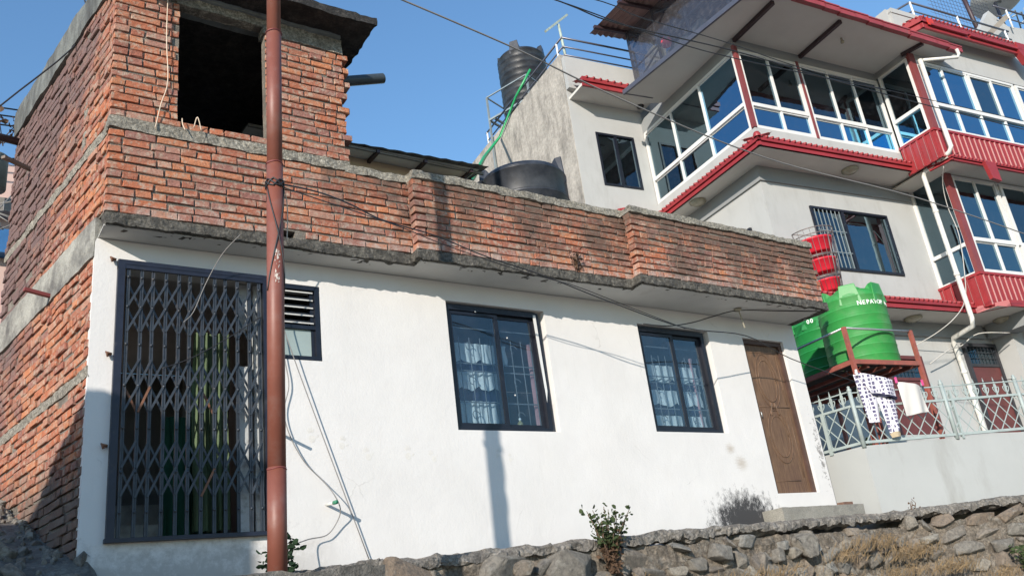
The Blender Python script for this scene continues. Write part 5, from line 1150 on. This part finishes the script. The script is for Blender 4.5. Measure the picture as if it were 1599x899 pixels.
for u, z, mt in ((.10, 4.16, 'upvc'), (.66, 4.02, None), (1.05, 3.96, None)):
    b = MB(); q = Vector(FP(u, z)) + fn * .12; b.bar(q + Vector((0, 0, -.03)), q + Vector((0, 0, .05)), .018, .025)
    tag(b.build('clothes_peg', M[mt] if mt else simple('pink_peg', (.65, .08, .25), .4)), {.10: 'white clothes peg at the left end of the printed top', .66: 'pink clothes peg on the right end of the printed top', 1.05: 'pink clothes peg on the white cloth'}[u], 'clothes peg')
wire([(10.20, -.35, 4.22), FP(.1, 4.17), FP(.7, 4.02), FP(1.3, 3.93), FP(2.6, 3.96)], .005, 'thin clothes line above the iron fence', n=4)
wire([W(16.5, 2.7, 9.2), W(16.75, 3.0, 8.98), W(16.9, 3.15, 8.55), W(16.95, 3.15, 7.9), W(16.75, 3.2, 6.95), W(16.5, 3.2, 6.45), W(16.1, 3.25, 6.1), W(15.9, 3.6, 5.9), W(15.6, 3.9, 5.75)], .009, 'pale loose cable hanging beside the white downpipe', 'wire_pale')
wire([W(15.75, 3.8, 5.35), W(16.3, 3.7, 5.62), W(16.85, 3.8, 5.75), W(17.2, 3.6, 5.95), W(17.9, 3.4, 5.92)], .012, 'pale cable loop between the ground floor doors', 'wire_pale')

# ------------------------------------------------------------------ things behind the brick house
sh = empty('lean_to_roof', (4.6, 1.1, 7.05), 'corrugated lean to roof with pale underside behind the brick tower', 'roof')
b = MB(); vs = []; fs = []; n_ = 40
for i in range(n_ + 1):
    x = 2.6 + 3.0 * i / n_; dz = .007 * math.sin(i * 2.2)
    for y, z in ((.86 - (x - 4) * .06, 6.99), (2.6, 7.20)): vs.append((x, y, z + dz))
for i in range(n_): fs.append((2 * i, 2 * i + 1, 2 * i + 3, 2 * i + 2))
b.add(vs, fs); b.box(2.6, 5.6, .90, .93, 6.945, 6.975); b.build('corrugated_sheet', M['shed_sheet'], sh)
b = MB(); b.add([(2.6, .92, 6.965), (5.5, .84, 6.965), (5.5, 2.5, 7.10), (2.6, 2.5, 7.10)], [(0, 1, 2, 3)]); b.build('ceiling_board', M['shed_under'], sh)
for x in (4.12, 4.75, 5.40): b = MB(); b.bar((x, .86, 6.94), (x + .02, 1.5, 6.98), .04, .04); b.build('rafter', M['rafter'], sh)
b = MB(); b.box(3.2, 5.45, 1.16, 1.3, 5.06, 6.98); tag(b.build('back_room', M['beige']), 'beige rendered wall under the lean to roof', 'wall')
b = MB(); b.lathe((4.98, 1.0, 6.62), [(0, 0), (.2, .01), (.22, .05), (0, .07)], 16); 
tag(b.build('black_pan', M['wire']), 'dark round pan lying on top of the parapet', 'pan')
# left background
b = MB(); b.box(-8, .95, 5.6, 9, 3, 8.62); pk = b.build('pink_building', M['pinkwall']); tag(pk, 'pink rendered building behind the gable at the far left', 'building')
b = MB(); b.box(-8, .96, 5.4, 5.6, 7.15, 7.5); b.build('shutter', M['bluewall'], pk); b = MB(); b.box(-8, .96, 5.35, 5.6, 7.75, 7.95); b.build('shade', M['shed_sheet'], pk)
b = MB(); b.lathe((.42, 4.95, 7.85), [(.0, 0), (.20, 0), (.20, .45), (.21, .47), (0, .5)], 20); tag(b.build('grey_drum', simple('dull_drum', (.16, .17, .15), .6, .3, 8)), 'dull grey drum beside the far end of the gable', 'drum')
random.seed(21)
b = MB()
for i in range(14):
    a = Vector((.2 + U(0, .5), 4.8, 7.4 + U(0, .4))); b.tube([a, a + Vector((U(-.4, .4), 0, U(-.25, .25))), a + Vector((U(-.5, .5), 0, U(-.5, .2)))], .012, 5)
tag(b.build('cable_bundle', M['wire_grey']), 'tangle of service cables below the grey drum', 'cables')
b = MB()
for z in (9.0, 9.12, 8.85): b.tube([(-1.5, 4.9, z - .15), (.9, 4.9, z)], .012, 5)
tag(b.build('service_lines', M['wire']), 'three parallel black lines left of the gable', 'cables')
# unseen block at left standing in for a neighbour, sized to shade the gate
nb = empty('neighbour_shade_block', (-4, -3, 0), 'unseen block added outside the left edge to cast shade on the gate', 'house')
b = MB(); b.box(-6.5, -2.45, -3.4, -2.6, 0, 5.12); b.box(-6.7, -2.35, -3.5, -2.5, 5.12, 5.24); b.build('wall', M['beige'], nb)
b = MB(); b.box(-4.6, -3.6, -2.6, -2.56, 3.0, 4.2); b.build('window', M['navy'], nb)

# ------------------------------------------------------------------ plants
def leafy(name, label, base, stems, h, spread, leaf, size, nleaf, mats, low=0, group=None, lean=(0, 0)):
    t = empty(name, base, label, 'plant', group); sb = MB(); lb = {m_: MB() for m_ in mats}
    for s_ in range(stems):
        a = U(0, 6.28); d_ = U(.2, 1) * spread; tip = Vector(base) + Vector((math.cos(a) * d_ + lean[0], math.sin(a) * d_ * .6 + lean[1], h * U(.55, 1.0))); mid = Vector(base).lerp(tip, .5) + Vector((U(-.04, .04), U(-.04, .04), .05))
        b0 = Vector(base) + Vector((U(-.05, .05), U(-.05, .05), 0)); sb.tube([b0, mid, tip], [.007, .005, .003], 5)
        for i in range(nleaf):
            t_ = U(low, 1.0); p = (b0.lerp(mid, t_ * 2) if t_ < .5 else mid.lerp(tip, t_ * 2 - 1)) + Vector((U(-1, 1), U(-1, 1), U(-1, 1))) * .05
            m_ = mats[0] if t_ > .45 + U(-.15, .15) else mats[-1]
            d2 = Vector((U(-1, 1), U(-1, 1), U(-.3, .9))).normalized(); s2 = d2.cross(Vector((U(-1, 1), U(-1, 1), U(-1, 1)))).normalized(); L = size * U(.6, 1.3); w_ = L * U(.28, .42); n_ = d2.cross(s2) * L * .12
            lb[m_].add([p, p + d2 * L * .35 + s2 * w_ + n_, p + d2 * L * .75 + s2 * w_ * .8 + n_, p + d2 * L, p + d2 * L * .75 - s2 * w_ * .8 + n_, p + d2 * L * .35 - s2 * w_ + n_, p + d2 * L * .5], [(0, 1, 6), (1, 2, 6), (2, 3, 6), (3, 4, 6), (4, 5, 6), (5, 0, 6)])
    sb.build('stem', M['stem'], t)
    for m_ in set(mats): o = lb[m_].build('foliage', M[m_], t); o['kind'] = 'stuff'
random.seed(11)
leafy('leafy_weed', 'bushy weed with reddish foot growing from the stone wall below the windows', (5.30, -.78, 1.92), 17, .58, .30, 0, .045, 34, ['leaf', 'leaf_red'], .1)
leafy('leafy_weed', 'low dark green weed at the foot of the red pole', (2.26, -.75, 2.0), 8, .36, .14, 0, .055, 20, ['leaf_dark', 'leaf_dark'], .05)
leafy('leafy_weed', 'tall sprig beside the red pole foot, taller than the low weed', (2.33, -.72, 2.1), 3, .42, .13, 0, .05, 16, ['leaf_dark', 'leaf_dark'], .4)
leafy('leafy_weed', 'bare twig on the ledge under the fence wall', (10.2, -.75, 2.25), 3, .26, .06, 0, .03, 3, ['leaf_red', 'leaf_red'], .3)
leafy('leafy_weed', 'green patch at the lower right end of the stone wall', (11.1, -1.45, 1.45), 8, .3, .3, 0, .05, 30, ['leaf', 'leaf'], .0)
leafy('parapet_weed', 'dry orange weed sprouting from the middle parapet bricks', (5.72, -.45, 5.08), 5, .22, .07, 0, .035, 12, ['leaf_red', 'leaf_red'], .1)
leafy('leafy_weed', 'green tuft behind the iron fence by the trousers', (10.95, .1, 3.12), 5, .3, .12, 0, .06, 16, ['leaf', 'leaf'], .1)
leafy('creeper', 'dry red leaved creeper hanging at the far upper gable', (.42, 2.9, 7.35), 6, .6, .45, 0, .07, 7, ['leaf_red', 'leaf_red'], .3)
b = MB()
def tuft(x, y, z, n, h, sp):
    for i in range(n):
        p = Vector((x + random.gauss(0, sp), y + U(-.05, .02), z + U(-.06, .03))); d_ = Vector((random.gauss(0, .4), -abs(random.gauss(.3, .25)), U(.5, 1))).normalized(); L = h * U(.5, 1.2); droop = Vector((random.gauss(0, .2), -.12, -.55)) * L
        w_ = d_.cross(Vector((0, 1, 0))).normalized() * .0042; m1 = p + d_ * L * .5; e = p + d_ * L * .8 + droop * .6
        b.add([p - w_, p + w_, m1 + w_ * .8, m1 - w_ * .8, e], [(0, 1, 2, 3), (3, 2, 4)])
random.seed(3)
for x, y, z, n, h, sp in ((9.15, -.8, 1.95, 170, .26, .26), (9.7, -.85, 1.8, 240, .30, .3), (8.6, -.78, 1.85, 90, .2, .2), (10.1, -1.05, 1.6, 200, .28, .3), (9.4, -.85, 1.6, 160, .26, .3), (6.0, -.78, 1.7, 130, .22, .35), (5.3, -.8, 1.75, 90, .25, .15), (7.3, -.78, 1.75, 110, .2, .3), (8.1, -.78, 1.6, 110, .22, .3), (10.7, -1.3, 1.45, 130, .26, .25)):
    tuft(x, y, z, n, h, sp)
gr = b.build('dry_grass', M['straw']); tag(gr, 'tufts of dry straw coloured grass hanging over the stone wall', 'grass', kind='stuff')
